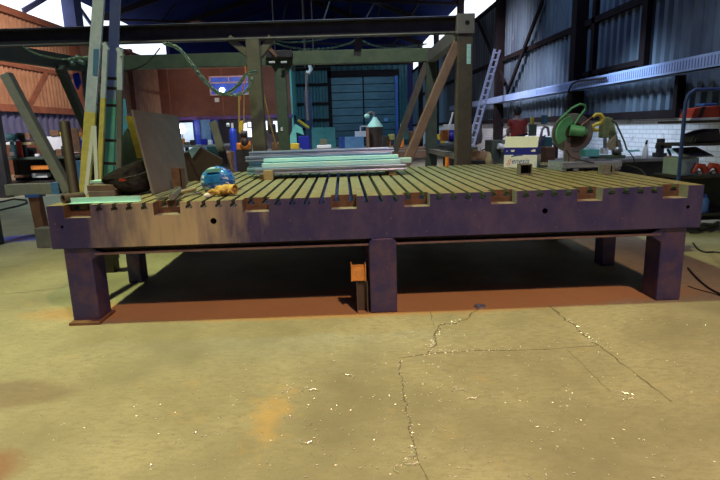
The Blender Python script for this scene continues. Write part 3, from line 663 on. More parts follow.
for k in range(11):
    an = math.radians(105+k*11); inner.append(c+V((math.cos(an)*R1*.50,-.05,math.sin(an)*R1*.50)))
s.add(arc+inner+[p+V((0,-.03,0)) for p in arc]+[p+V((0,-.03,0)) for p in inner],
 [(i,i+1,12+i,11+i) for i in range(10)]+[(22+i,33+i,34+i,23+i) for i in range(10)]+[(i,22+i,23+i,i+1) for i in range(10)]+[(11+i,12+i,34+i,33+i) for i in range(10)]+[(0,11,33,22),(10,32,43,21)])
s.build('green_arm','grind_green',t,bevel=.003)
s = MB(); s.cyl(q_(570,130,YS-.09),q_(584,131.5,YS-.13),.058,.050,18); s.cyl(q_(584,131.5,YS-.13),q_(587,132,YS-.14),.04,.03,18); s.build('motor','grind_green',t,smooth=True)
s = MB(); s.tube([q_(560,119,YS-.06),q_(572,108,YS-.07),q_(580,104,YS-.08),q_(585,105,YS-.08),q_(585.5,109,YS-.08),q_(580,116,YS-.08),q_(573,127,YS-.07)],.011,8); s.build('handle_loop','grind_green',t,smooth=True)
s = MB(); s.bar(q_(569,137,YS+.0),q_(574,161,YS+.0),.12,.07,(0,1,0)); s.bar(q_(565,137,YS-.06),q_(565,161,YS-.02),.03,.03,(0,1,0)); s.build('pivot_post','frame_grey',t,bevel=.004)
s = MB(); s.tube([q_(581,126,YS-.11),q_(588,120,YS-.13),q_(592,117,YS-.14)],.006); s.build('trigger_rod','frame_red',t)
s = MB(); s.tube([q_(566,150,YS-.1),q_(571,157,YS-.12),q_(580,160,YS-.14),q_(594,163,YS-.16)],.006); s.build('power_lead','rubber',t)
v0 = at(610,175,Z=H)
vt = T('machine_vise',(v0.x,v0.y+.1,H),'grey steel vice at the right end of the chop saw base','vice')
s = MB(); a = at(605,172,Z=H); s.box(v0.x-.06,v0.x+.07,v0.y+.02,v0.y+.16,H+e,H+.025); s.box(v0.x-.05,v0.x+.02,v0.y+.03,v0.y+.15,H+.025,H+.10); s.build('vise_body','steel',vt,bevel=.004)
s = MB(); s.box(v0.x+.035,v0.x+.06,v0.y+.03,v0.y+.13,H+.025,H+.09); s.build('jaw','steel',vt,bevel=.003); s = MB(); s.cyl((v0.x+.02,v0.y+.09,H+.06),(v0.x+.12,v0.y+.09,H+.06),.009); s.cyl((v0.x+.115,v0.y+.09,H+.01),(v0.x+.115,v0.y+.09,H+.10),.005); s.build('screw','steel',vt)
s = MB(); s.tube([at(590,164,Y=1.9),at(603,161,Y=2.1),at(615,161,Z=H+.06),at(628,165,Z=H+.04),at(640,169,Z=H+.008),at(646,175,Z=H+.006)],.006); s.build('saw_cable','rubber',label='dark cable running from the chop saw over the back right of the bed',cat='cable')

# ================================================================== STEEL FRAME
fr = T('gantry_frame', (-1.7,4.8,0), 'large welded steel gantry frame standing behind the bed', 'frame')
YF_, YB = 3.4, 6.2; ZT = 2.755; ZBm = 2.74
xl, xm, xr = at(-32,100,Y=YF_).x, at(257,100,Y=YF_).x, at(463,100,Y=YF_).x
xlb, xmb, xrb = at(93,100,Y=YB).x, at(282,100,Y=YB).x, at(431,100,Y=YB).x
MB().ibeam((-5.6,YF_,ZT-.035),(xr-.10,YF_,ZT),.16,.205,.016).build('top_beam','frame_black',fr)
MB().bar((-5.6,YF_,ZT-.035+.106),(xr-.10,YF_,ZT+.106),.17,.006).build('beam_edge','galv',fr)
MB().bar((-5.6,YF_-.081,ZT-.035-.096),(xr-.10,YF_-.081,ZT-.096),.004,.016).build('beam_edge','frame_grey',fr)
MB().bar((xlb-.1,YB,ZBm),(xrb,YB,ZBm),.16,.235).build('top_beam','frame_green',fr,bevel=.006)
# right post with cap and hole
s = MB(); s.box(xr-.10,xr+.105,YF_-.10,YF_+.10,0,2.63); s.build('post','frame_brown',fr,bevel=.012)
s = MB(); s.box(xr-.115,xr+.12,YF_-.12,YF_+.12,2.63,2.88); s.build('post_cap','frame_grey',fr,bevel=.008)
a = at(463,20,Y=YF_-.12); s = MB(); s.cyl((xr+.02,YF_-.122,2.765),(xr+.02,YF_-.118,2.765),.03,n=16); s.build('bolt_hole','hole',fr)
s = MB(); s.box(xr+.02,xr+.075,YF_-.106,YF_-.101,2.25,2.5); s.build('ground_patch','galv_bright',fr)
MB().box(xm-.09,xm+.09,YF_-.08,YF_+.08,0,ZT-.10).build('post','frame_olive',fr,bevel=.012)
MB().box(xl-.10,xl+.10,YF_-.1,YF_+.1,0,ZT-.1).build('post','frame_dark',fr,bevel=.012)
for x,mt in ((xlb,'frame_dark'),(xmb,'frame_green'),(xrb,'frame_dark')): MB().box(x-.10,x+.10,YB-.09,YB+.09,0,ZBm-.11).build('post',mt,fr,bevel=.01)
def br(a,b,w,h,mt,nm='brace'): MB().bar(a,b,w,h,(0,1,0)).build(nm,mt,fr,bevel=.01)
br(at(457,43,Y=YF_),at(400,178,Y=YF_),.12,.12,'frame_red')
br(at(427,62,Y=YB),at(391,162,Y=YB),.12,.12,'frame_brown')
br(at(6,74,Y=YF_),at(69,192,Y=YF_),.12,.13,'brace_grey')
br(at(229,38,Y=YF_),at(251,57,Y=YF_),.09,.09,'frame_olive'); br(at(272,38,Y=YF_),at(259,56,Y=YF_),.10,.10,'frame_olive')
br(at(270,60,Y=YB),at(279,72,Y=YB),.10,.1,'frame_green'); br(at(293,60,Y=YB),at(285,72,Y=YB),.10,.1,'frame_green')
br(at(60,67,Y=5.2),at(96,150,Y=YB),.13,.13,'frame_dark')
# side beams, base beams
MB().bar((xr,YF_,2.70),(xrb,YB,2.70),.14,.2).build('side_beam','frame_grey',fr,bevel=.006)
MB().bar((xl,YF_,2.66),(xlb,YB,2.70),.14,.23).build('side_beam','frame_dark',fr,bevel=.006)
MB().bar((xr,YF_,1.02),(xrb,YB,.99),.12,.08).build('side_rail','frame_grey',fr,bevel=.006)
a, b = at(8,190,Y=YF_), at(62,188,Y=YF_); MB().bar((a.x,YF_,.765),(b.x,YF_,.765),.15,.15).build('base_beam','brace_grey',fr,bevel=.008)
a, b = at(410,153,Y=YB), at(431,153,Y=YB); MB().bar((a.x-.6,YB,.93),(b.x,YB,.93),.12,.14).build('base_beam','frame_red',fr,bevel=.008)
a = at(41,215,Y=YF_); s = MB(); s.bar((a.x,YF_,0),(a.x-.04,YF_,.69),.13,.13,(0,1,0)); s.build('base_leg','primer',fr,bevel=.008)
s = MB(); s.box(a.x-.13,a.x+.06,YF_-.09,YF_+.09,.655,.695); s.build('clamp_plate','blue_paint',fr,bevel=.004)
s = MB(); s.box(b.x*0+at(57,188,Y=YF_).x-.04,at(62,188,Y=YF_).x,YF_-.085,YF_+.085,.69,.85); s.build('end_cap','blue_grey',fr,bevel=.004)
p = at(4,198,Z=0); MB().box(p.x-.13,p.x+.13,p.y,p.y+.22,0,at(4,56,Y=p.y).z).build('steel_column','frame_black',bevel=.01,label='dark steel column at the far left edge behind the gantry',cat='column')
# trolley on the back beam
t = T('beam_trolley', (at(278,55,Y=6).x,6.0,2.6), 'dark beam trolley with lamps hanging beside the middle post of the gantry', 'trolley')
a = at(266,58,Y=5.98); b = at(292,50,Y=5.98)
MB().box(a.x,b.x,5.95,6.10,a.z,b.z).build('trolley_body','frame_black',t,bevel=.01)
for x in (272,284):
    p = at(x,63,Y=5.95); MB().box(p.x-.05,p.x+.05,5.9,6.0,p.z,p.z+.03).build('lamp_strip','cream',t)
MB().bar(at(268,46,Y=5.95),at(277,57,Y=5.95),.06,.06,(0,1,0)).build('strut','brown',t)
# chains
def chain(pts, r, lbl, step=None, sag=True):
    P = [V(p) for p in pts]; s = MB(); step = step or r*3.4
    out = [P[0]]
    for a, b in zip(P[:-1],P[1:]):
        k = max(1,int((b-a).length/step))
        out += [a.lerp(b,i/k) for i in range(1,k+1)]
    for i in range(len(out)-1):
        a, b = out[i], out[i+1]; d = (b-a).normalized(); c = (a+b)/2
        x = d.orthogonal().normalized(); y = d.cross(x); sd_ = x if i%2 else y; L_ = step*.68
        s.tube([c+d*(math.cos(tt)*L_)+sd_*(math.sin(tt)*r) for tt in [2*math.pi*j/8 for j in range(8)]], r*.36, 5, True)
    return s.build('chain','chain',smooth=True,label=lbl,cat='chain')
def cur(pts, Y): 
    P = [at(x,y,Y=Y) for x,y in pts]; out = []
    for i in range(len(P)-1):
        p0 = P[max(i-1,0)]; p1 = P[i]; p2 = P[i+1]; p3 = P[min(i+2,len(P)-1)]
        for k in range(5):
            u = k/5; out.append(.5*((2*p1)+(p2-p0)*u+(2*p0-5*p1+4*p2-p3)*u*u+(3*p1-p0-3*p2+p3)*u**3))
    return out+[P[-1]]
chain(cur([(166,44),(178,48),(190,62),(201,77),(213,89),(221,94),(230,92),(238,85),(246,75),(254,72)],3.15),.022,'thick grey-green chain drooping from the front beam to the middle post')
chain(cur([(170,44),(182,52),(193,65),(206,81),(216,91),(232,95),(243,93),(250,86),(252,80)],3.05),.018,'second grey-green chain looping just below the thick drooping one')
chain(cur([(24,47),(34,53),(48,57),(62,59),(76,58),(88,57)],3.22),.012,'thin chain swagged under the front beam on the left')
chain(cur([(270,39),(285,42),(300,42),(318,40),(330,37)],3.5),.010,'upper thin chain swagged under the front beam right of the middle post')
chain(cur([(268,40),(284,46),(306,49),(330,48),(350,43),(357,38)],3.6),.012,'lower thin chain swagged under the front beam right of the middle post')
chain(cur([(357,38),(375,46),(395,48),(415,46),(426,44)],3.6),.011,'thin chain swagged towards the right post of the gantry')
s = MB(); s.tube(cur([(125,71),(138,68),(150,60),(160,48)],3.3),.008,6); s.build('hanging_cable','rubber',label='thin dark cable hanging from the front beam right of the ladder',cat='cable')
MB().bar(at(359,38,Y=3.42),at(357,56,Y=3.42),.03,.1).build('beam_bracket','frame_black',label='short dark bracket hanging under the front beam near its middle',cat='bracket')
# chain hoist
t = T('chain_hoist', at(308,65,Y=14), 'pale chain hoist hook hanging in front of the far wall', 'hoist')
YH = 14; s = MB(); s.tube([at(305,63,Y=YH),at(309,64,Y=YH),at(311,69,Y=YH),at(309,73,Y=YH),at(306,72,Y=YH)],.06,8); s.build('hook','cream',t,smooth=True)
s = MB(); s.tube([at(307,74,Y=YH),at(306.5,95,Y=YH),at(308,120,Y=YH)],.045,6); s.build('load_chain','steel',t)
s = MB(); s.bar(at(306,62,Y=YH),V((at(306,62,Y=YH).x,YH,8)),.03,.03); s.build('suspension_rod','dark_steel',t)
MB().box(at(304,100,Y=20).x,at(311.5,100,Y=20).x,20,20.3,0,at(308,90,Y=20).z).build('lattice_column','blue_grey',bevel=.01,label='slim grey-blue column standing before the far wall, left of the shutter',cat='column')
for x,l in ((272,'left'),(302,'middle'),(311,'right')):
    a = at(x,0,Y=24); b = at(x,19,Y=24); MB().cyl((a.x,24,4.5),(a.x,24,9),.03,n=6).build('hanging_wire','frame_grey',label='%s thin vertical wire hanging from the roof above the front beam'%({'left':'leftmost','middle':'middle','right':'rightmost'}[l]),cat='wire')

# ================================================================== LADDERS AND LEFT CLUTTER
YL = 3.0
t = T('extension_ladder', (at(100,180,Y=YL).x,YL,0), 'tall fibreglass extension ladder propped against the gantry beam at left', 'ladder')
def rail(x0,y0,x1,y1,w,Y0,Y1,mt,nm='rail',ext=1):
    a = at(x0,y0,Y=Y0); b = at(x1,y1,Y=Y1)
    d = (a-b)
    top = b+d*ext; k = (0-b.z)/d.z if d.z else 0
    bot = b+d*(-b.z/d.z)
    return a,b,top,bot
def railb(x0,x1,wpx,mt0,mt1,split,Y_,lean=.0,ytop=-60,foot=True):
    # x0 px at y=0, x1 px at y=180 ; rail split: cool light painted into the pale upper piece, lower piece coloured apart
    def P(y): 
        u = y/180; return at(x0+(x1-x0)*u,y,Y=Y_-lean*u)
    w = wpx*(Y_+4.06)/532
    MB().bar(P(ytop),P(split),w,.04,(0,1,0)).build('rail',mt0,t,bevel=.003)
    b = P(180); d = (b-P(split)).normalized(); end = b+d*(-b.z/d.z)
    MB().bar(P(split),end,w,.04,(0,1,0)).build('rail',mt1,t,bevel=.003)
railb(99,85.5,10.5,'fibreglass','fibre_yellow',112,YL,.0)
railb(115.5,109,9,'tray','teal',100,YL+.12,.0)
railb(108,99.5,4.5,'fibreglass','fibre_yellow',98,YL-.1,.0,46)
railb(121,119,5,'fibreglass','frame_grey',90,YL-.08,.0,49)
for y in (78,88,105,140,163,178):
    a = at(100+(0 if y<100 else -3),y,Y=YL-.05); b = at(120,y+.8,Y=YL-.03); MB().bar(a,b,.03,.035).build('rung','dark_steel',t,bevel=.002)
a = at(94,50,Y=YL-.045); b = at(98,74,Y=YL-.045); MB().prism([at(93.5,49,Y=YL-.026),at(98.5,49,Y=YL-.026),at(97,75,Y=YL-.026),at(92.5,75,Y=YL-.026)],(0,.003,0)).build('blue_sticker','blue_grey',t)
MB().bar(at(104,43,Y=YL-.1),at(108,50,Y=YL-.1),.05,.05).build('rail_hook','fibreglass',t); MB().bar(at(118,48,Y=YL-.1),at(122,56,Y=YL-.1),.05,.05).build('rail_hook','fibreglass',t)
t2 = T('wooden_strips', at(92,180,Y=2.6), 'pair of thin pale timber strips leaning together in front of the ladder', 'timber'); t2.location.z = 0
for x0,x1 in ((93.5,87),(94.5,97)):
    a = at(x0,126,Y=2.7); b = at(x1,183,Y=2.6); d = (b-a); MB().bar(a,a+d*(a.z/-d.z),.045,.02,(0,1,0)).build('strip','cream',t2)
# rusty tube post
s = MB(); a = at(64.5,123,Y=1.2); b = at(74,189,Y=.9); d = b-a; s.pipe(a+d*(a.z/-d.z),a,.045,.038,18)
s.build('rusty_tube','plate_dark',smooth=True,label='dark rusty tube standing upright just off the left end of the bed',cat='tube')
# teal tall cabinet & yellow jig behind ladder
a = at(107,150,Y=8); b = at(118,150,Y=8); MB().box(a.x,b.x+.1,8,8.5,0,at(110,98,Y=8).z).build('teal_locker','teal',bevel=.01,label='narrow teal locker seen through the rungs of the tall ladder',cat='locker')
s = MB(); s.prism([at(x,y,Y=4.2) for x,y in ((125,116),(132,116),(141,142),(147,158),(137,158),(132,140))],(0,.06,0)); s.build('yellow_bracket','yellow',bevel=.006,label='bright yellow steel bracket beside the leaning brown plate',cat='bracket')
s = MB(); s.prism([at(x,y,Y=4.4) for x,y in ((120,140),(126,128),(146,160),(146,178),(118,178))],(0,.1,0)); s.build('tarpaulin','frame_green',bevel=.02,label='grey-green sheet draped behind the black bag',cat='sheet')
s = MB(); s.prism([at(x,y,Y=6.0) for x,y in ((81,70),(88,68),(92,116),(84,100))],(0,.03,0)); s.build('hanging_plate','frame_grey',label='grey plate hanging between the dark brace and the ladder',cat='plate')
s = MB(); s.prism([at(x,y,Y=5.8) for x,y in ((72,74),(78,72),(81,82),(77,90),(74,84))],(0,.05,0)); s.build('hanging_rag','cyl_blue',bevel=.01,label='blue rag tied to the gantry behind the drooping left chain',cat='rag')
s = MB()
for k in range(9):
    c = at(70+k*2.6,60+3*math.sin(k*1.7),Y=5.5); s.ball(c,.05,.05,.045,8,6)
s.build('chain_heap','chain',smooth=True,label='knot of green chain heaped on the gantry left of the ladder',cat='chain')

# left benches ---------------------------------------------------------
def bench(name,x0,x1,y,dep,z,lbl,mt='dark_steel',mt2='frame_grey'):
    t = T(name,((x0+x1)/2,y+dep/2,0),lbl,'bench')
    MB().box(x0,x1,y,y+dep,z-.06,z).build('worktop',mt2,t,bevel=.005)
    for x in (x0+.03,x1-.13):
        for yy in (y+.03,y+dep-.13): MB().box(x,x+.1,yy,yy+.1,0,z-.06).build('leg',mt,t)
    MB().box(x0+.05,x1-.05,y+.05,y+dep-.05,.25,.29).build('shelf',mt,t); return t
YB1 = 10.5
a = at(10,158,Y=YB1); b = at(80,160,Y=YB1); zb1 = at(40,157,Y=YB1).z
bench('steel_bench',a.x-.5,b.x+.6,YB1,1.0,zb1,'long dark steel bench by the left wall behind the grey diagonal brace',mt2='frame_dark')
MB().box(a.x-.4,b.x+.5,YB1+.9,YB1+.95,.02,zb1-.07).build('backing_and_shade','frame_black',bpy.data.objects['steel_bench'])  # black sheet added for the shade under the bench
zt = zb1+.002
TALL = ('dark_skip','white_bin','green_machine_cover','cast_housing','blue_crate','steel_sheet','plywood_board','lathe_cover','brown_crate','grinding_machine','rag_bundle','teal_sheet','low_crate')
def bx(name,x0,x1,y0,y1,Y,dep,mt,lbl,cat,bev=.01,zmin=0,group=None):
    a = at(x0,y1,Y=Y); b = at(x1,y0,Y=Y); return MB().box(a.x,b.x,Y,Y+dep,0 if name in TALL else max(a.z,zmin),b.z).build(name,mt,bevel=bev,label=lbl,cat=cat,group=group)
bx('white_board',44,65,136,156,10.8,.05,'white','large white board standing on the left bench','board',zmin=zt)
bx('white_board',69,81,136,153,10.9,.05,'white','smaller white board right of the rusty upright tube','board',zmin=zt)
for k,(x,y,r,mt,lb) in enumerate(((12,137,5,'teal_dark','grey-teal machine housing on the left bench'),(22,136,5,'dark_steel','dark round motor beside the teal housing'),(17,150,6,'frame_black','black rounded machine base at the left end of the bench'),(30,151,6,'dark_steel','dark rounded machine base right of the red strap'))):
    p = at(x,y,Y=10.75+.17*k); q = r*12/532; z_ = max(p.z,zt+q*.9); s = MB(); s.cyl((p.x-q,p.y,z_),(p.x+q,p.y,z_),q*.85,q*.7,14); s.box(p.x-q*.5,p.x+q*.5,p.y-.05,p.y+.05,zt,z_); s.build('bench_machine',mt,smooth=True,label=lb,cat='machine')
bx('cream_box',6,15,142,145,10.7,.2,'cream','flat cream box lying on the machines on the left bench','box',zmin=zt)
bx('cardboard_box',22,31,142,145,10.65,.2,'wood','flat brown cardboard box beside the cream one','box',zmin=zt)
bx('red_strap',18,21,141,158,10.6,.02,'red','dull red strap hanging over the left bench machines','strap',zmin=zt)
for k,(x0,x1,y0,y1,mt,lb) in enumerate(((51,54,150,156,'rubber','small black tin in front of the large white board'),(56,61,149,156,'brown','brown tin in front of the large white board'),(62,66,146,156,'rubber','tall black canister at the right edge of the large white board'),(73,77,128,152,'brown','thin brown rack post before the smaller white board'),(77,80,132,137,'orange','orange cup on top of the smaller white board'),(50,58,130,136,'brown','brown bundle on the rail above the white board'),(57,61,132,136,'yellow','little yellow item above the large white board'),(35,38,154,158,'white','white cup on the left bench by the brace'))):
    bx('bench_item',x0,x1,y0,y1,10.5+.05*k,.1,mt,lb,'clutter',.01,zmin=zt)
for k,(x0,x1,y0,y1,mt,lb) in enumerate(((66,69,149,156,'rubber','black grease tin just left of the rusty upright tube'),(47,50,152,156,'orange','small orange cup on the left bench before the white board'),(25,29,133,139,'brown','brown motor box above the cardboard box on the left bench'),(10,14,152,156,'frame_grey','grey tin at the left end of the left bench'),(78,81,140,150,'navy','tall navy can by the smaller white board'))):
    bx('bench_can',x0,x1,y0,y1,10.55+.04*k,.1,mt,lb,'can',.01,zmin=zt)
for k,(x0,x1,y0,y1,mt,lb) in enumerate(((31,48,165,170,'orange','steel bars with orange light painted on, stored on the lower shelf of the left bench'),(14,27,175,178,'brown','thin brown bar low under the left bench'),(32,47,173,178,'cream','pale plank on the lower shelf under the left bench'))):  # orange of the first bars is warm light painted onto steel
    bx('stored_bar',x0,x1,y0,y1,10.7+.1*k,.2,mt,lb,'bar')
bx('white_bin',74,80,161,176,7,.3,'blue_grey','pale blue bin between the rusty tube and the ladder','bin')
t = T('hose_coil',(at(20,200,Z=0)),'dark hose coiled on the floor at the far left','hose')
s = MB(); s.tube([at(x,y,Z=.02) for x,y in ((0,202),(14,199),(26,200),(27,203),(18,206),(0,210))],.02,6); s.build('hose','rubber',t)
s = MB(); s.ball(at(6,197,Z=.15)+V((0,-1.2,0)),.22,.2,.2,12,8,f=lump); s.build('blue_sack','blue_grey',smooth=True,label='crumpled blue sack on the floor beside the left gantry post',cat='sack')

# ================================================================== MIDDLE BACKGROUND
# leaning olive tube
s = MB(); s.bar(at(213,122,Y=4.6),at(225,163,Y=4.2),.11,.05,(0,1,0)); a = at(213,122,Y=4.6); b = at(225,163,Y=4.2); d = b-a
MB().bar(a,a+d*(a.z/-d.z),.12,.06,(0,1,0)).build('leaning_channel','frame_olive',bevel=.005,label='olive steel channel leaning upright behind the dark folded plate',cat='channel')
YG = 11
def gas(x,ytop,wpx,mt,lb):
    p = at(x,ytop,Y=YG); r = wpx/2*(YG+4.06)/532; t = T('gas_cylinder',(p.x,YG,0),lb,'gas cylinder')
    MB().lathe((p.x,YG,0),[(r*.8,0),(r,.03),(r,p.z-.28),(r*.8,p.z-.17),(r*.3,p.z-.12)],20).build('bottle',mt,t,smooth=True)
    MB().cyl((p.x,YG,p.z-.13),(p.x,YG,p.z),.035).build('valve','cream',t); MB().cyl((p.x-.07,YG,p.z-.05),(p.x-.15,YG,p.z-.04),.05).build('gauge','cream',t)
gas(232,123,7,'cyl_blue','blue gas cylinder with a pale regulator behind the gantry')
bench('assembly_bench',at(176,150,Y=13).x,at(236,150,Y=13).x,13,1,at(200,145,Y=13).z,'long bench under the office left of the blue cylinder')
zt = at(200,145,Y=13).z+.002
for k,(x0,x1,y0,y1,mt,lb) in enumerate(((176,183,138.5,145,'orange','bright orange box at the left end of the bench under the office'),(190,194,140,145,'dark_steel','dark tin on the bench under the office'),(201,206,139,145,'navy','navy tin on the bench under the office'),(208,211,140,145,'cream','cream tin on the bench under the office'),(184,188,142,145,'brown','small brown tin next to the orange box'))):
    bx('bench_box',x0,x1,y0,y1,13.1,.2,mt,lb,'box',.01,zmin=zt)
bx('green_machine_cover',207,217,146,152,8,.3,'teal_dark','dark green machine cover behind the folded plate','machine cover')
for k,(x0,x1,y0,y1,mt,lb) in enumerate(((222,233,145,154,'brown','brown cast housing left of the orange engine'),)): bx('cast_housing',x0+2,x1-2,y0+7,y1+3,9,.4,mt,lb,'casting')
# orange hoist machine
YE = 8.5; c = at(242,140,Y=YE)
t = T('yellow_lifting_machine',(c.x,YE,0),'orange-yellow machine with pistons slung under the gantry left of the middle post','machine')
def w2(px): return px*(YE+4.06)/532
MB().box(c.x-w2(6),c.x-w2(0),YE,YE+.2,at(240,150,Y=YE).z,at(240,143,Y=YE).z).build('engine_block','orange',t,bevel=.02)
s = MB(); s.cyl(at(243,146,Y=YE),at(244,136,Y=YE),.07,.05); s.cyl(at(247,149,Y=YE),at(248,141,Y=YE),.06); s.ball(at(246,145,Y=YE),.12,.1,.12); s.build('piston','orange',t,smooth=True)
MB().prism([at(x,y,Y=YE) for x,y in ((238.5,121),(243,121),(243,129),(240.5,135),(238.5,131))],(0,.1,0)).build('mast_plate','yellow',t,bevel=.01)
s = MB(); s.cyl(at(241,134,Y=YE-.02),at(247,134,Y=YE-.02),.08); s.ball(at(245,142,Y=YE-.05),.09,.1,.1); s.build('winch','dark_steel',t,smooth=True)
MB().box(c.x-.16,c.x+.16,YE-.05,YE+.3,0,at(240,150,Y=YE).z).build('pedestal','dark_steel',t)
for i,(x0,y0,x1,y1,lb) in enumerate(((239,92,239,122,'left orange lifting sling hanging down to the yellow machine'),(244,95,244,124,'middle thin sling beside the office window'),(247,88,253,103,'sling running down to the left side of the middle post'),(253,103,253,150,'straight sling hanging along the left side of the middle post'),(261,84,276,147,'long yellow sling slanting right from the middle post'))):
    MB().cyl(at(x0,y0,Y=5.0),at(x1,y1,Y=5.0 if i<4 else 5.4),.016 if i!=1 else .008,n=6).build('lifting_sling','rope',label=lb,cat='sling')
s = MB(); s.tube([at(x,y,Y=5.1) for x,y in ((245,66),(246,78),(242,92),(240,100))],.012,6); s.build('orange_rope','orange',label='orange rope hanging from the green beam past the office window',cat='rope')
# machine between posts
YM = 8.2; c = at(270,140,Y=YM); t = T('drill_press',(c.x,YM,0),'dark drill press with red base between the two middle posts','machine')
MB().box(at(268,130,Y=YM).x,at(275,130,Y=YM).x,YM,YM+.2,at(270,134,Y=YM).z,at(270,124,Y=YM).z).build('drill_head','frame_black',t,bevel=.02)
MB().box(at(272,130,Y=YM).x,at(275,130,Y=YM).x,YM+.1,YM+.2,0,at(270,134,Y=YM).z).build('column','brown',t)
MB().box(at(271,130,Y=YM).x,at(279,130,Y=YM).x,YM-.1,YM+.3,.8,at(270,143,Y=YM).z).build('table','brown',t,bevel=.01)
MB().box(at(272,130,Y=YM).x-.1,at(279,130,Y=YM).x+.1,YM-.2,YM+.4,0,.8).build('pedestal','dark_steel',t)
bx('white_label',280.8,282.8,127,131,6.09,.004,'cream','tiny cream label stuck on the rear middle post','label',0)
# right of the rear post
s = MB(); Q_ = [at(x,y,Y=13) for x,y in ((285,150),(290,136),(295,124),(302,128),(304,135),(296,132),(298,150))]; Q_[0].z = Q_[-1].z = 0; s.prism(Q_,(0,.1,0)); s.build('steel_stand','teal',label='pale teal angled steel stand right of the rear middle post',cat='stand')
bench('tool_bench',at(286,150,Y=9).x-.1,at(301,150,Y=9).x,8.95,.5,at(294,149,Y=9).z,'small stand carrying the yellow toolbox')
bx('yellow_toolbox',290,298.5,143.5,149,9,.3,'yellow','yellow toolbox standing behind the steel bundle left end','toolbox')
bx('dark_skip',299,309,136,152,14,1,'navy','dark blue metal skip right of the yellow toolbox','skip',zmin=0)
MB().cyl(at(298,120,Y=16),at(309,128,Y=16),.05,n=8).build('yellow_pole','yellow',label='thin yellow pole slanting down past the teal post',cat='pole')
bx('teal_sheet',312.5,335,127,152,17,.08,'teal','light teal splattered steel sheet stood upright before the far wall','sheet',zmin=0)
bx('rag_bundle',320,327,139,145,16,.2,'wood','tan bundle in front of the teal sheet','bundle')
bench('tray_bench',at(314,150,Y=12).x,at(334,150,Y=12).x,11.95,.5,at(324,148.5,Y=12).z,'small stand carrying the white tray')
bx('white_tray',317,331,145,148.5,12,.3,'white','flat white tray on the rear stack of steel','tray')
bx('blue_crate',339,346,137,147,16,.6,'blue_paint','smaller blue crate left of the wide one','crate'); bx('blue_crate',345,364,136.5,147,15,.8,'blue_grey','wide pale blue crate behind the steel bundle','crate')
bx('white_box',355,366,131,137,15.2,.5,'white','white box on top of the wide blue crate','box')
t = T('open_crate',at(363,131,Y=15.5),'white open-topped frame standing on the white box','frame'); 
s = MB(); 
for x0,x1,y0,y1 in ((360,368,125.5,127),(360,361,126,131),(367,368,126,136)):
    a = at(x0,y1,Y=15.4); b = at(x1,y0,Y=15.4); s.box(a.x,b.x,15.4,15.6,a.z,b.z)
s.build('frame_bars','white',t)
YD = 12.5; p0 = at(375,127,Y=YD); rD = 8*(YD+4)/532
t = T('cyclone_drum',(p0.x,YD,0),'dark drum with a pale conical top behind the steel bundle','drum')
MB().cyl((p0.x,YD,0),(p0.x,YD,p0.z),rD*.95,n=24).build('drum','dark_steel',t,smooth=True); MB().lathe((p0.x,YD,p0.z),[(rD*.98,0),(rD*.95,.04),(rD*.4,at(375,118,Y=YD).z-p0.z-.05),(.05,at(375,117,Y=YD).z-p0.z)],24).build('cone','mint',t,smooth=True)
MB().tube([at(374,117,Y=YD),at(374,113,Y=YD),at(371,112,Y=YD),at(367,114,Y=YD),at(366,117,Y=YD)],.035).build('spout','frame_grey',t,smooth=True); MB().ball(at(367,116,Y=YD),.09,.08,.07).build('nozzle','mint',t,smooth=True)
bx('plywood_board',367,369,127,146,12,.3,'brown','narrow brown panel left of the dark drum','panel',zmin=0)
bx('wall_notice',384,388,118,121.5,40.5,.05,'blue_grey','small pale square notice on the shutter door','notice',0)
bench('rear_bench',at(388,148,Y=9.5).x,at(436,148,Y=9.5).x+.5,9.5,1,at(410,148,Y=9.5).z,'grey workbench behind the red-brown gantry brace',mt2='frame_red')
zt = at(410,148,Y=9.5).z+.002
for k,(x0,x1,y0,y1,mt,lb) in enumerate(((383,389,136,147,'rubber','black canister left of the gantry brace on the rear bench'),(389,395,134,140,'olive_machine','olive green pile behind the brown gantry brace'),(387,391,140,147,'orange','orange tin between the black canisters'),(400,404,139,147,'orange','orange tin between the two slanting braces'),(404,409,128,140,'teal_dark','dark teal machine between the two slanting braces'),(401,405,124,139,'teal','small teal machine tool left of the red brace'),(409,413,131,146,'brown','dark red machine just left of the red brace'))):
    bx('bench_stock',x0,x1,y0,y1,9.6+.05*k,.2,mt,lb,'clutter',.01,zmin=zt)
MB().ball(at(437,142,Y=6.9),.07,.07,.06).build('blue_helmet','blue_grey',smooth=True,label='small light blue ball of cloth beside the dark rear right post',cat='cloth')
bx('yellow_crate',435,445,124.5,137,9.8,.3,'yellow','yellow crate between the two right gantry posts','crate',zmin=zt)
bpy.data.objects['yellow_crate'].location.z = zt-0
bx('orange_cover',442.5,449,130,141,7.2,.3,'orange','bright orange machine cover between the two right gantry posts','cover')
bx('paper_heap',445,455,124,130,9.9,.3,'white','heap of white paper left of the right gantry post','paper')
MB().cyl(at(453,112,Y=8),at(449,127,Y=8),.025).build('white_stick','white',label='white stick leaning up beside the right gantry post',cat='stick')
MB().ball(at(452,136,Y=7.5),.14,.12,.13).build('purple_sack','navy',smooth=True,label='dark purple sack next to the orange cover',cat='sack')
bench('side_bench',1.75,2.35,6.4,3,at(445,147,Y=7.0).z,'low bench running back between the right gantry posts',mt2='frame_dark')

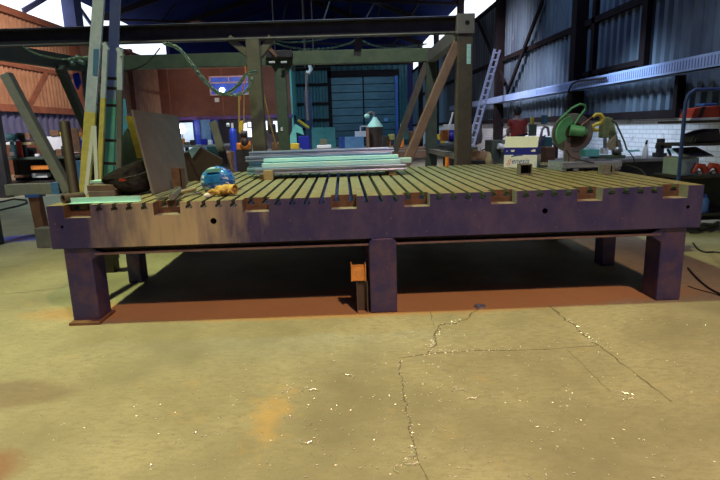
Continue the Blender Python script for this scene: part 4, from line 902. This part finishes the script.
# ================================================================== RIGHT SIDE
# ladder leaning on the right wall
t = T('wall_ladder',(4.6,16.5,0),'slim aluminium ladder leaning on the right wall','ladder')
def lad(u): # u 0 bottom .. 1 top
    return at(462.5+(495-462.5)*u,165+(49-165)*u,Y=14.3), at(467.5+(500-467.5)*u,166+(50-166)*u,Y=14.3)
a0,b0 = lad(0); a1,b1 = lad(1)
dz = -a0.z/(a1.z-a0.z)
for (p,q) in ((a0,a1),(b0,b1)):
    d = q-p; MB().bar(p+d*(-p.z/d.z),q,.07,.05,(0,1,0)).build('rail','galv',t)
for k in range(17):
    u = k/16.5; p,q = lad(u); MB().cyl(p,q,.028,n=8).build('rung','galv',t)
t = T('cable_tray',(RX-.15,9,2.2),'long pale blue perforated cable tray along the right wall','cable tray')
s = MB(); s.box(RX-.34,RX-.31,2,24,2.18,2.41); s.box(RX-.34,RX-.10,2,24,2.18,2.2)
for k in range(120):
    y = 2.5+k*.075
    s.box(RX-.343,RX-.339,y,y+.022,2.23,2.37,1)
s.build('tray_side',['tray','clad_blue'],t)
s = MB(); s.tube([at(x,y,X=RX-.4) for x,y in ((606,78),(590,80),(578,81),(572,84),(569,90),(567,100),(565,112))],.025,8); s.build('conduit','dark_steel',smooth=True,label='dark bent conduit looping in front of the pale cable tray',cat='conduit')
# bench along right
YR = 4.45; zr = at(650,158.5,Y=YR).z
t = T('wall_bench',(4.2,5,0),'dark bench before the white brick wall right of the saw','bench')
MB().box(2.75,5.3,YR,YR+.75,zr-.05,zr).build('worktop','frame_grey',t,bevel=.004); MB().box(2.8,5.25,YR+.08,YR+.12,0.05,zr-.05).build('front_panel','frame_black',t); MB().box(2.8,5.25,YR+.66,YR+.7,0.05,zr-.05).build('backing_and_shade','frame_black',t)
for x in (2.78,5.2): 
    for y in (YR+.02,YR+.66): MB().box(x,x+.07,y,y+.07,0,zr-.05).build('leg','frame_black',t)
zt = zr+.002
# bandsaw / drill machine
YY = 4.7; t = T('bench_drill',(3.5,YY,zr),'olive green drilling machine with yellow hose on the wall bench','drill')
def pz(x,y,Y=YY): return at(x,y,Y=Y)
MB().box(pz(596,158).x,pz(624,158).x,YY-.05,YY+.25,zt,zt+.05).build('base','frame_green',t,bevel=.005)
MB().box(pz(603,120).x,pz(610,120).x,YY,YY+.14,pz(604,138).z,pz(604,117).z).build('gear_head','olive_machine',t,bevel=.015)
MB().bar(pz(608,119,YY+.1),pz(618,158,YY+.1),.12,.08,(0,1,0)).build('column','olive_machine',t,bevel=.008)
MB().prism([pz(x,y,YY+.02) for x,y in ((606,150),(611,140),(616,135),(617,150))],(0,.08,0)).build('bracket','wood',t)
MB().tube([pz(612,121),pz(616,123),pz(619,130),pz(624,141),pz(627,150)],.014).build('feed_arm','frame_green',t,smooth=True)
MB().box(pz(603,150).x,pz(608,150).x,YY-.02,YY+.1,pz(604,154).z,pz(604,148).z).build('switch_box','white',t,bevel=.005)
s = MB(); s.ball(pz(617,150,YY),.08,.08,.06); s.cyl(pz(605,138),pz(605,148),.03); s.cyl(pz(618,140),pz(621,152),.035); s.build('chuck','steel',t,smooth=True)
s = MB(); s.tube([pz(x,y,YY-.08) for x,y in ((593,117),(596,114.5),(600,114.5),(603,118),(601,123),(597,124),(593,126),(593.5,130),(598,130))],[.022,.03,.034,.036,.036,.03,.034,.036,.03],10); s.build('yellow_hose','yellow',t,smooth=True)
bx('mint_case',585,600,149,157,4.6,.25,'teal','pale teal instrument case on the bench behind the chop saw','case',zmin=zt)
bx('brown_crate',545,556,147,160,4.0,.3,'brown','brown crate behind the white and blue carton','crate',zmin=zt if False else 0.0)
p = at(645,157,Y=YR+.12); t = T('squeeze_bottle',(p.x,YR+.12,zr),'white squeeze bottle with a black nozzle on the wall bench','bottle')
MB().lathe((p.x,YR+.12,zt),[(.045,0),(.05,.02),(.045,.08),(.04,.14),(.02,.19),(.016,.22)],18).build('bottle_body','cream',t,smooth=True); MB().cyl((p.x,YR+.12,zt+.22),(p.x+.015,YR+.12,zt+.285),.02,.016).build('nozzle','rubber',t,smooth=True)
p = at(661,157,Y=YR+.2); t = T('bench_vise',(p.x,YR+.2,zr),'dark bench vice between the white bottle and the rack','vice')
MB().box(p.x-.07,p.x+.07,YR+.15,YR+.35,zt,zt+.07).build('vise_base','frame_black',t,bevel=.008); MB().box(p.x-.04,p.x+.03,YR+.17,YR+.3,zt+.07,zt+.30).build('vise_body','frame_black',t,bevel=.008)
MB().bar((p.x-.10,YR+.2,zt+.17),(p.x+.15,YR+.2,zt+.17),.06,.06).build('slide','frame_black',t,bevel=.005)
MB().bar((p.x+.1,YR+.2,zt+.13),(p.x+.16,YR+.2,zt+.02),.03,.03).build('handle','frame_black',t)
bx('green_strip',628,640,149.5,152,5.05,.03,'mint','pale green strip on the back of the wall bench left of the bottle','strip',.003,zmin=zt); bx('green_strip',668,679,149,153,5.05,.03,'mint','pale green strip on the back of the wall bench right of the vice','strip',.003,zmin=zt)
bx('red_rag',668,673,156,158,4.5,.08,'red','small red rag at the right end of the wall bench','rag',zmin=zt)
s = MB(); s.tube([at(628,150,Y=4.4),at(633,157,Y=4.38),at(637,168,Y=4.36),at(640,180,Y=4.36)],.008); s.build('bench_cable','rubber',label='thin cable dropping over the front of the wall bench',cat='cable')
# person in red
YP = 9.0
t = T('person',(at(518,130,Y=YP).x,YP,0),'person in a red top with dark hair, back turned, working at the far right','person')
px_ = at(518,130,Y=YP).x; sh = at(518,119.5,Y=YP).z
def skin(name,verts,edges,rad,mt,parent,root=0):
    me = bpy.data.meshes.new(name); me.from_pydata([V(v)-parent.location for v in verts],edges,[]); me.materials.append(K[mt])
    o = bpy.data.objects.new(name,me); C.objects.link(o); o.parent = parent
    sk = o.modifiers.new('sk','SKIN'); me.skin_vertices[0].data[root].use_root = True
    for i,r in enumerate(rad): me.skin_vertices[0].data[i].radius = r if isinstance(r,tuple) else (r,r)
    sb = o.modifiers.new('sb','SUBSURF'); sb.levels = sb.render_levels = 1; sk.use_smooth_shade = True; return o
bv = [(px_,YP,.95),(px_,YP+.01,1.15),(px_,YP+.04,1.38),(px_,YP+.05,sh-.02),(px_,YP+.08,sh+.06),(px_,YP+.1,sh+.14),
 (px_-.1,YP,.88),(px_-.12,YP+.02,.48),(px_-.12,YP,.09),(px_-.13,YP+.12,.04),(px_+.1,YP,.88),(px_+.13,YP+.06,.48),(px_+.13,YP+.04,.09),(px_+.14,YP+.16,.04),
 (px_-.17,YP+.05,sh-.05),(px_-.23,YP+.07,sh-.3),(px_-.14,YP+.28,sh-.42),(px_+.17,YP+.05,sh-.05),(px_+.24,YP+.07,sh-.3),(px_+.16,YP+.28,sh-.42)]
be = [(0,1),(1,2),(2,3),(3,4),(4,5),(0,6),(6,7),(7,8),(8,9),(0,10),(10,11),(11,12),(12,13),(3,14),(14,15),(15,16),(3,17),(17,18),(18,19)]
brd = [(.16,.12),(.15,.11),(.17,.12),(.13,.09),.055,.06,.09,.065,.045,.04,.09,.065,.045,.04,.06,.045,.035,.06,.045,.035]
skin('body',bv,be,brd,'skin',t)
sv = [(px_,YP,1.0),(px_,YP+.01,1.15),(px_,YP+.04,1.38),(px_,YP+.05,sh-.03),(px_-.17,YP+.05,sh-.05),(px_-.205,YP+.06,sh-.18),(px_+.17,YP+.05,sh-.05),(px_+.21,YP+.06,sh-.18)]
skin('red_top',sv,[(0,1),(1,2),(2,3),(3,4),(4,5),(3,6),(6,7)],[(.20,.15),(.19,.14),(.21,.15),(.175,.125),.09,.078,.09,.078],'red',t)
skin('trousers',[(px_,YP,1.0),(px_,YP,.93),(px_-.1,YP,.86),(px_-.12,YP+.02,.48),(px_-.12,YP,.1),(px_+.1,YP,.86),(px_+.13,YP+.06,.48),(px_+.13,YP+.04,.1)],[(0,1),(1,2),(2,3),(3,4),(1,5),(5,6),(6,7)],[(.18,.135),(.18,.135),.11,.085,.07,.11,.085,.07],'navy',t)
MB().ball((px_,YP+.1,sh+.17),.085,.105,.115,16,10).build('head','skin',t,smooth=True); MB().ball((px_,YP+.085,sh+.19),.095,.11,.115,16,10).build('hair','hair',t,smooth=True)
MB().ball((px_-.09,YP+.1,sh+.15),.015,.03,.035).build('ear','skin',t,smooth=True); MB().ball((px_+.09,YP+.1,sh+.15),.015,.03,.035).build('ear','skin',t,smooth=True)
MB().ball((px_,YP+.205,sh+.15),.015,.02,.025).build('nose','skin',t,smooth=True)
for sx in (-1,1):
    bxp = V((px_+sx*.15-(.0 if sx>0 else -.01),YP+.30,sh-.43))
    for k in range(5):
        s = MB(); a = bxp+V(((k-2)*.017,.03,0)) if k<4 else bxp+V((-sx*.03,.0,.01)); s.tube([a,a+V((0,.035,-.005)),a+V((0,.06-.006*abs(k-1),-.025))],[.009,.008,.006],6); s.build('finger','skin',t,smooth=True)
MB().tube([(px_-.2,YP-.13,1.12),(px_,YP-.155,1.16),(px_+.2,YP-.1,1.2)],.025).build('belt','rubber',t)
bx('grinding_machine',491,511,140,170,6.2,.5,'frame_dark','dark machine cabinet between the ladder and the carton','cabinet',zmin=0)
t = T('grinder_head',at(501,146,Y=6.1),'pale grey grinding head on the dark cabinet','grinder'); MB().cyl(at(498,146,Y=6.1),at(504,147,Y=6.1),.06,.05).build('housing','white',t,smooth=True); MB().cyl(at(503,140,Y=6.1),at(502,152,Y=6.1),.025).build('spindle','frame_grey',t)
s = MB(); s.tube([at(478,153,Y=7),at(490,146,Y=7),at(505,136,Y=7.4),at(512,131,Y=8.6)],.014); s.build('welding_lead','frame_black',label='thin dark lead sloping up from the brown heap towards the person',cat='lead')
bx('low_crate',471,491,160,170,5.1,.45,'frame_black','dark crate under the brown sacking heap','crate')
s = MB(); s.ball(at(480,160,Y=5.3)+V((0,0,0)),.24,.2,.16,18,10,f=lump); s.build('sacking_heap','brown',smooth=True,label='brown heap of sacking right of the gantry post',cat='sack')
s = MB(); s.ball(at(489,160,Y=4.9),.05,.05,.13,12,8,f=lump); s.build('tan_cloth','wood',smooth=True,label='tan cloth hanging off the brown sacking heap',cat='cloth')
s = MB(); s.ball(at(478,131,Y=15.8),.19,.12,.48,14,10,f=lump); s.build('hanging_coats','frame_black',smooth=True,label='dark coats hung on the white brick wall behind the ladder',cat='coats')
for k,(x0,x1,y0,y1,Y_,mt,lb) in enumerate(((532,534.5,117,124,9.4,'yellow','bright yellow aerosol can right of the person'),(530,537,124,136,9.3,'frame_green','dark green tool post below the yellow can'),(543,548,115,124,8.2,'teal_dark','small grey-teal box on the wall ledge right of the yellow can'))): bx('wall_item',x0,x1,y0,y1,Y_,.15,mt,lb,'clutter',zmin=0)
bench('far_wall_bench',at(508,150,Y=10).x,at(556,150,Y=10).x,9.75,.7,.95,'dark bench behind the person along the brick wall')
s = MB(); s.tube([at(540,142,Y=4.9),at(542,130,Y=4.9),at(545,126.5,Y=4.9),at(548,128,Y=4.9),at(549,136,Y=4.9)],.022,8); s.build('hoop_handle','frame_grey',smooth=True,label='grey hoop handle between the carton and the chop saw',cat='handle')
bx('green_pump',544,553,137,149,4.85,.3,'teal_dark','dark teal pump body below the grey hoop handle','pump',zmin=zt)

# rack at far right
YC = 2.6; xa = at(683,130,Y=YC).x; xb = xa+1.25
t = T('storage_rack',(xa+.6,YC+.3,0),'blue tube-framed storage rack at the right edge of the picture','rack')
for y in (YC,):
    s = MB(); ztp = at(690,90,Y=YC).z
    s.tube([(xa,y,0),(xa,y,ztp-.14),(xa+.03,y,ztp-.05),(xa+.10,y,ztp),(xb-.1,y,ztp),(xb-.03,y,ztp-.05),(xb,y,ztp-.14),(xb,y,0)],.022,10); s.build('tube_frame','rack_navy',t,smooth=True)
lev = {}
MB().box(xb-.03,xb+.01,YC+.56,YC+.6,0,1.7).build('rear_post','blue_paint',t); MB().box(xa+.3,xa+.34,YC+.56,YC+.6,0,.74).build('rear_post','blue_paint',t)
for nm,py in (('a',120.5),('b',143.5),('c',176),('d',214)):
    z = at(700,py,Y=YC).z; lev[nm] = z; MB().box(xa+.02,xb-.02,YC+.0,YC+.6,z-.03,z).build('shelf','dark_steel',t,bevel=.003)
for z in (1.2,): MB().box(xa,xb,YC+.59,YC+.6,.05,.72).build('backing_and_shade','frame_black',t)
def on(l,x0,x1,ytop): return at(x0,0,Y=YC+.05).x, at(x1,0,Y=YC+.05).x, lev[l]+.001, at(700,ytop,Y=YC+.05).z
def rx(x): return at(x,120,Y=YC+.06).x
def rz(x,y): return at(x,y,Y=YC+.06).z
c1 = T('red_tool_case',(rx(705),YC+.2,lev['a']),'red plastic tool case with a black band on the top rack shelf','tool case')
s = MB(); z0_ = lev['a']+.002; s.prism([(rx(690),YC+.05,z0_+.03),(rx(694),YC+.05,rz(700,108)-.0),(rx(718),YC+.05,rz(700,106)),(rx(719),YC+.05,z0_+.03)],(0,.25,0)); s.build('case_body','red',c1,bevel=.01)
MB().box(rx(690),rx(718),YC+.04,YC+.3,z0_,z0_+.03).build('case_base','white',c1,bevel=.004)
s = MB(); s.prism([(rx(697),YC+.045,z0_+.04),(rx(700),YC+.045,rz(700,107)),(rx(704),YC+.045,rz(700,107)),(rx(701),YC+.045,z0_+.04)],(0,.01,0)); s.build('black_band','rubber',c1)
bx('blue_box',704,718,103,106.5,3.0,.18,'blue_paint','dark blue box behind the red tool case','box',zmin=lev['a']+.002)
c1 = T('black_tool_bag',(rx(710),YC+.25,lev['b']),'black tool bag with a carry handle on the second rack shelf','bag')
s = MB(); s.prism([(rx(697),YC+.08,lev['b']+.002),(rx(700),YC+.08,rz(700,134)),(rx(709),YC+.08,rz(700,131)),(rx(722),YC+.08,rz(700,129)),(rx(726),YC+.08,lev['b']+.002)],(0,.3,0)); s.build('bag_body','frame_black',c1,bevel=.02)
s = MB(); s.tube([(rx(696),YC+.1,lev['b']+.03),(rx(697),YC+.1,rz(700,137)),(rx(701),YC+.1,rz(700,134)),(rx(704),YC+.1,rz(700,133))],.012); s.build('carry_handle','rubber',c1,smooth=True)
c1 = T('grey_crate',(rx(693),YC+.25,lev['c']),'grey plastic crate with a lid half open on the third rack shelf','crate')
zc_ = lev['c']+.002; MB().box(rx(685),rx(703),YC+.05,YC+.45,zc_,rz(690,158)).build('crate_body','plastic_grey',c1,bevel=.01)
s = MB(); s.prism([(rx(684),YC+.03,rz(690,158)),(rx(716),YC+.03,rz(690,157)),(rx(716),YC+.4,rz(690,149)),(rx(691),YC+.4,rz(690,150))],(0,0,.012)); s.build('crate_lid','frame_grey',c1)
for k,(x,y,r,lb) in enumerate(((703,165,6,'red power tool lying left on the third rack shelf'),(717,167,6,'red power tool at the picture edge on the third rack shelf'))):
    r_ = r*6.7/532; tt = T('power_tool',(rx(x),YC+.2,zc_),lb,'power tool')
    s = MB(); s.tube([(rx(x)-r_*1.1,YC+.04,zc_+r_*.5),(rx(x)-r_*.4,YC+.04,zc_+r_*1.7),(rx(x)+r_*.6,YC+.04,zc_+r_*1.5),(rx(x)+r_*1.2,YC+.04,zc_+r_*.5)],[r_*.3,r_*.5,r_*.55,r_*.45],10); s.build('tool_body','red',tt,smooth=True)
    MB().ball((rx(x)+r_*.1,YC+.04,zc_+r_*.45),r_*.5,r_*.4,r_*.42).build('battery','steel',tt,smooth=True)
MB().lathe((rx(715),YC+.1,lev['d']+.002),[(.05,0),(.055,.02),(.055,.16),(.03,.2),(.02,.24)],16).build('blue_bottle','blue_paint',smooth=True,label='blue bottle on the lowest rack shelf',cat='bottle')
s = MB()
for k in range(3): s.tube([(rx(692+8*k)+.02,YC-.08+.05*k,.03+.04*k),(rx(702+8*k),YC-.06,.03+.04*k),(rx(716+8*k),YC+.1,.03+.04*k)],.02)
s.build('hose_bundle','rubber',smooth=True,label='black hoses lying on the floor under the rack',cat='hose')
def floorcurve(pts,r,nm,lb,mt='rubber'):
    P = [at(x,y,Z=r+.001) for x,y in pts]; out = []
    for i in range(len(P)-1):
        p0 = P[max(i-1,0)]; p1 = P[i]; p2 = P[i+1]; p3 = P[min(i+2,len(P)-1)]
        for k in range(6):
            u = k/6; out.append(.5*((2*p1)+(p2-p0)*u+(2*p0-5*p1+4*p2-p3)*u*u+(3*p1-p0-3*p2+p3)*u**3))
    s = MB(); s.tube(out+[P[-1]],r,8); s.build(nm,mt,smooth=True,label=lb,cat='cable')
floorcurve([(693,243),(698,249),(705,252),(716,252),(730,255)],.009,'floor_cable','black cable on the floor by the rack, nearest the wall')
floorcurve([(688,268),(697,278),(709,288),(724,296)],.008,'floor_cable','black cable curving on the floor right of the bed front leg')
floorcurve([(688,286),(700,290),(712,293),(730,299)],.004,'floor_cable','thin wire on the floor right of the bed front leg')

# ================================================================== LIGHTS
def lamp(kind,loc,col,e,size=.3,target=None,name='key_fill_light'):
    l = bpy.data.lights.new(name,kind); l.energy = e; l.color = col
    if kind == 'AREA': l.size = size
    else: l.shadow_soft_size = size
    o = bpy.data.objects.new(name,l); C.objects.link(o); o.location = loc
    if target is not None: o.rotation_euler = (V(target)-V(loc)).to_track_quat('-Z','Y').to_euler()
    return o
def spot(loc, tgt, col, e, ang, blend=.5, size=.22):
    o = lamp('SPOT', loc, col, e, size, tgt); o.data.spot_size = math.radians(ang); o.data.spot_blend = blend; return o
spot((-5.6,.15,9.6),(-.4,-1.5,0),(.90,1.0,.42),3900,80,.9)
spot((2.2,-6.6,8.6),(.2,-2.3,0),(1.0,.58,.30),3000,60,.8)
spot((-3.5,11,9.2),(-3.5,12,0),(.50,.82,1.0),2600,84,.9,.4)  # unseen cool fill added for the middle of the hall
spot((1.0,3.6,8.5),(-.4,2.0,1.2),(.35,.85,1.0),1200,34,.9,.3)  # unseen cool fill added for the steel bundle
spot((-1,25,9.6),(.5,33,1),(.40,.76,1.0),4300,100,.9,.4)  # unseen fill added for the shutter and far wall
spot((-8,15,7.4),(-13.8,19,2.6),(1.0,.72,.52),3200,85,.9,.4)  # unseen warm fill added for the orange left cladding
spot((-8.5,28,7.4),(-9,37,3.0),(1.0,.68,.46),1000,80,.9,.4)  # unseen warm fill added for the office front
spot((3.4,6.3,3.9),(5.6,6.6,.7),(.62,.80,1.0),620,72,.8,.3)  # unseen fill added for the near brick wall
spot((3.0,10.8,4.6),(5.6,12,.7),(.80,.85,1.0),900,74,.8,.3)  # unseen fill added further along the brick wall
spot((1.5,8,7.4),(5.6,9,3.2),(.36,.60,1.0),550,80,.9,.4)  # unseen blue fill added for the upper right cladding
spot((2.4,13,7.2),(5.4,15,1.2),(.92,.90,1.0),2600,70,.9,.4)  # unseen fill added for the right rear
spot((-6.5,0,8.6),(-6.6,6,0),(.80,1.0,.80),1100,60,.9,.3)  # unseen fill added for the left floor and brace
spot((-.5,.5,8.8),(-.3,6.2,1.6),(.92,.97,.85),1900,52,.9,.3)  # unseen fill added for the gantry posts and rear beam
spot((-2,6.8,8),(-1.5,10.5,1),(1.0,.88,.70),2000,60,.9,.3)  # unseen fill added for the clutter behind the gantry
spot((-8.5,6.8,4.4),(-10,11,1.0),(1.0,.94,.88),1300,70,.9,.3)  # unseen fill added for the left bench
spot((3.8,3.4,5.5),(4.2,4.8,.9),(.75,.85,1.0),420,80,.9,.3)
lamp('POINT',(-7,38.3,2.2),(.8,.85,1.0),60,.2)
lamp('AREA',(1.5,-6.0,8.5),(.30,.32,1.0),110,3,(0,0,.6))  # unseen blue fill added to tint the bed front
W = bpy.data.worlds.new('world'); SC.world = W; W.use_nodes = True
W.node_tree.nodes['Background'].inputs[0].default_value = (.12,.14,.55,1); W.node_tree.nodes['Background'].inputs[1].default_value = .06
SC.view_settings.view_transform = 'Standard'; SC.view_settings.look = 'None'; SC.view_settings.exposure = 0; SC.view_settings.gamma = 1
SC.view_settings.use_curve_mapping = False
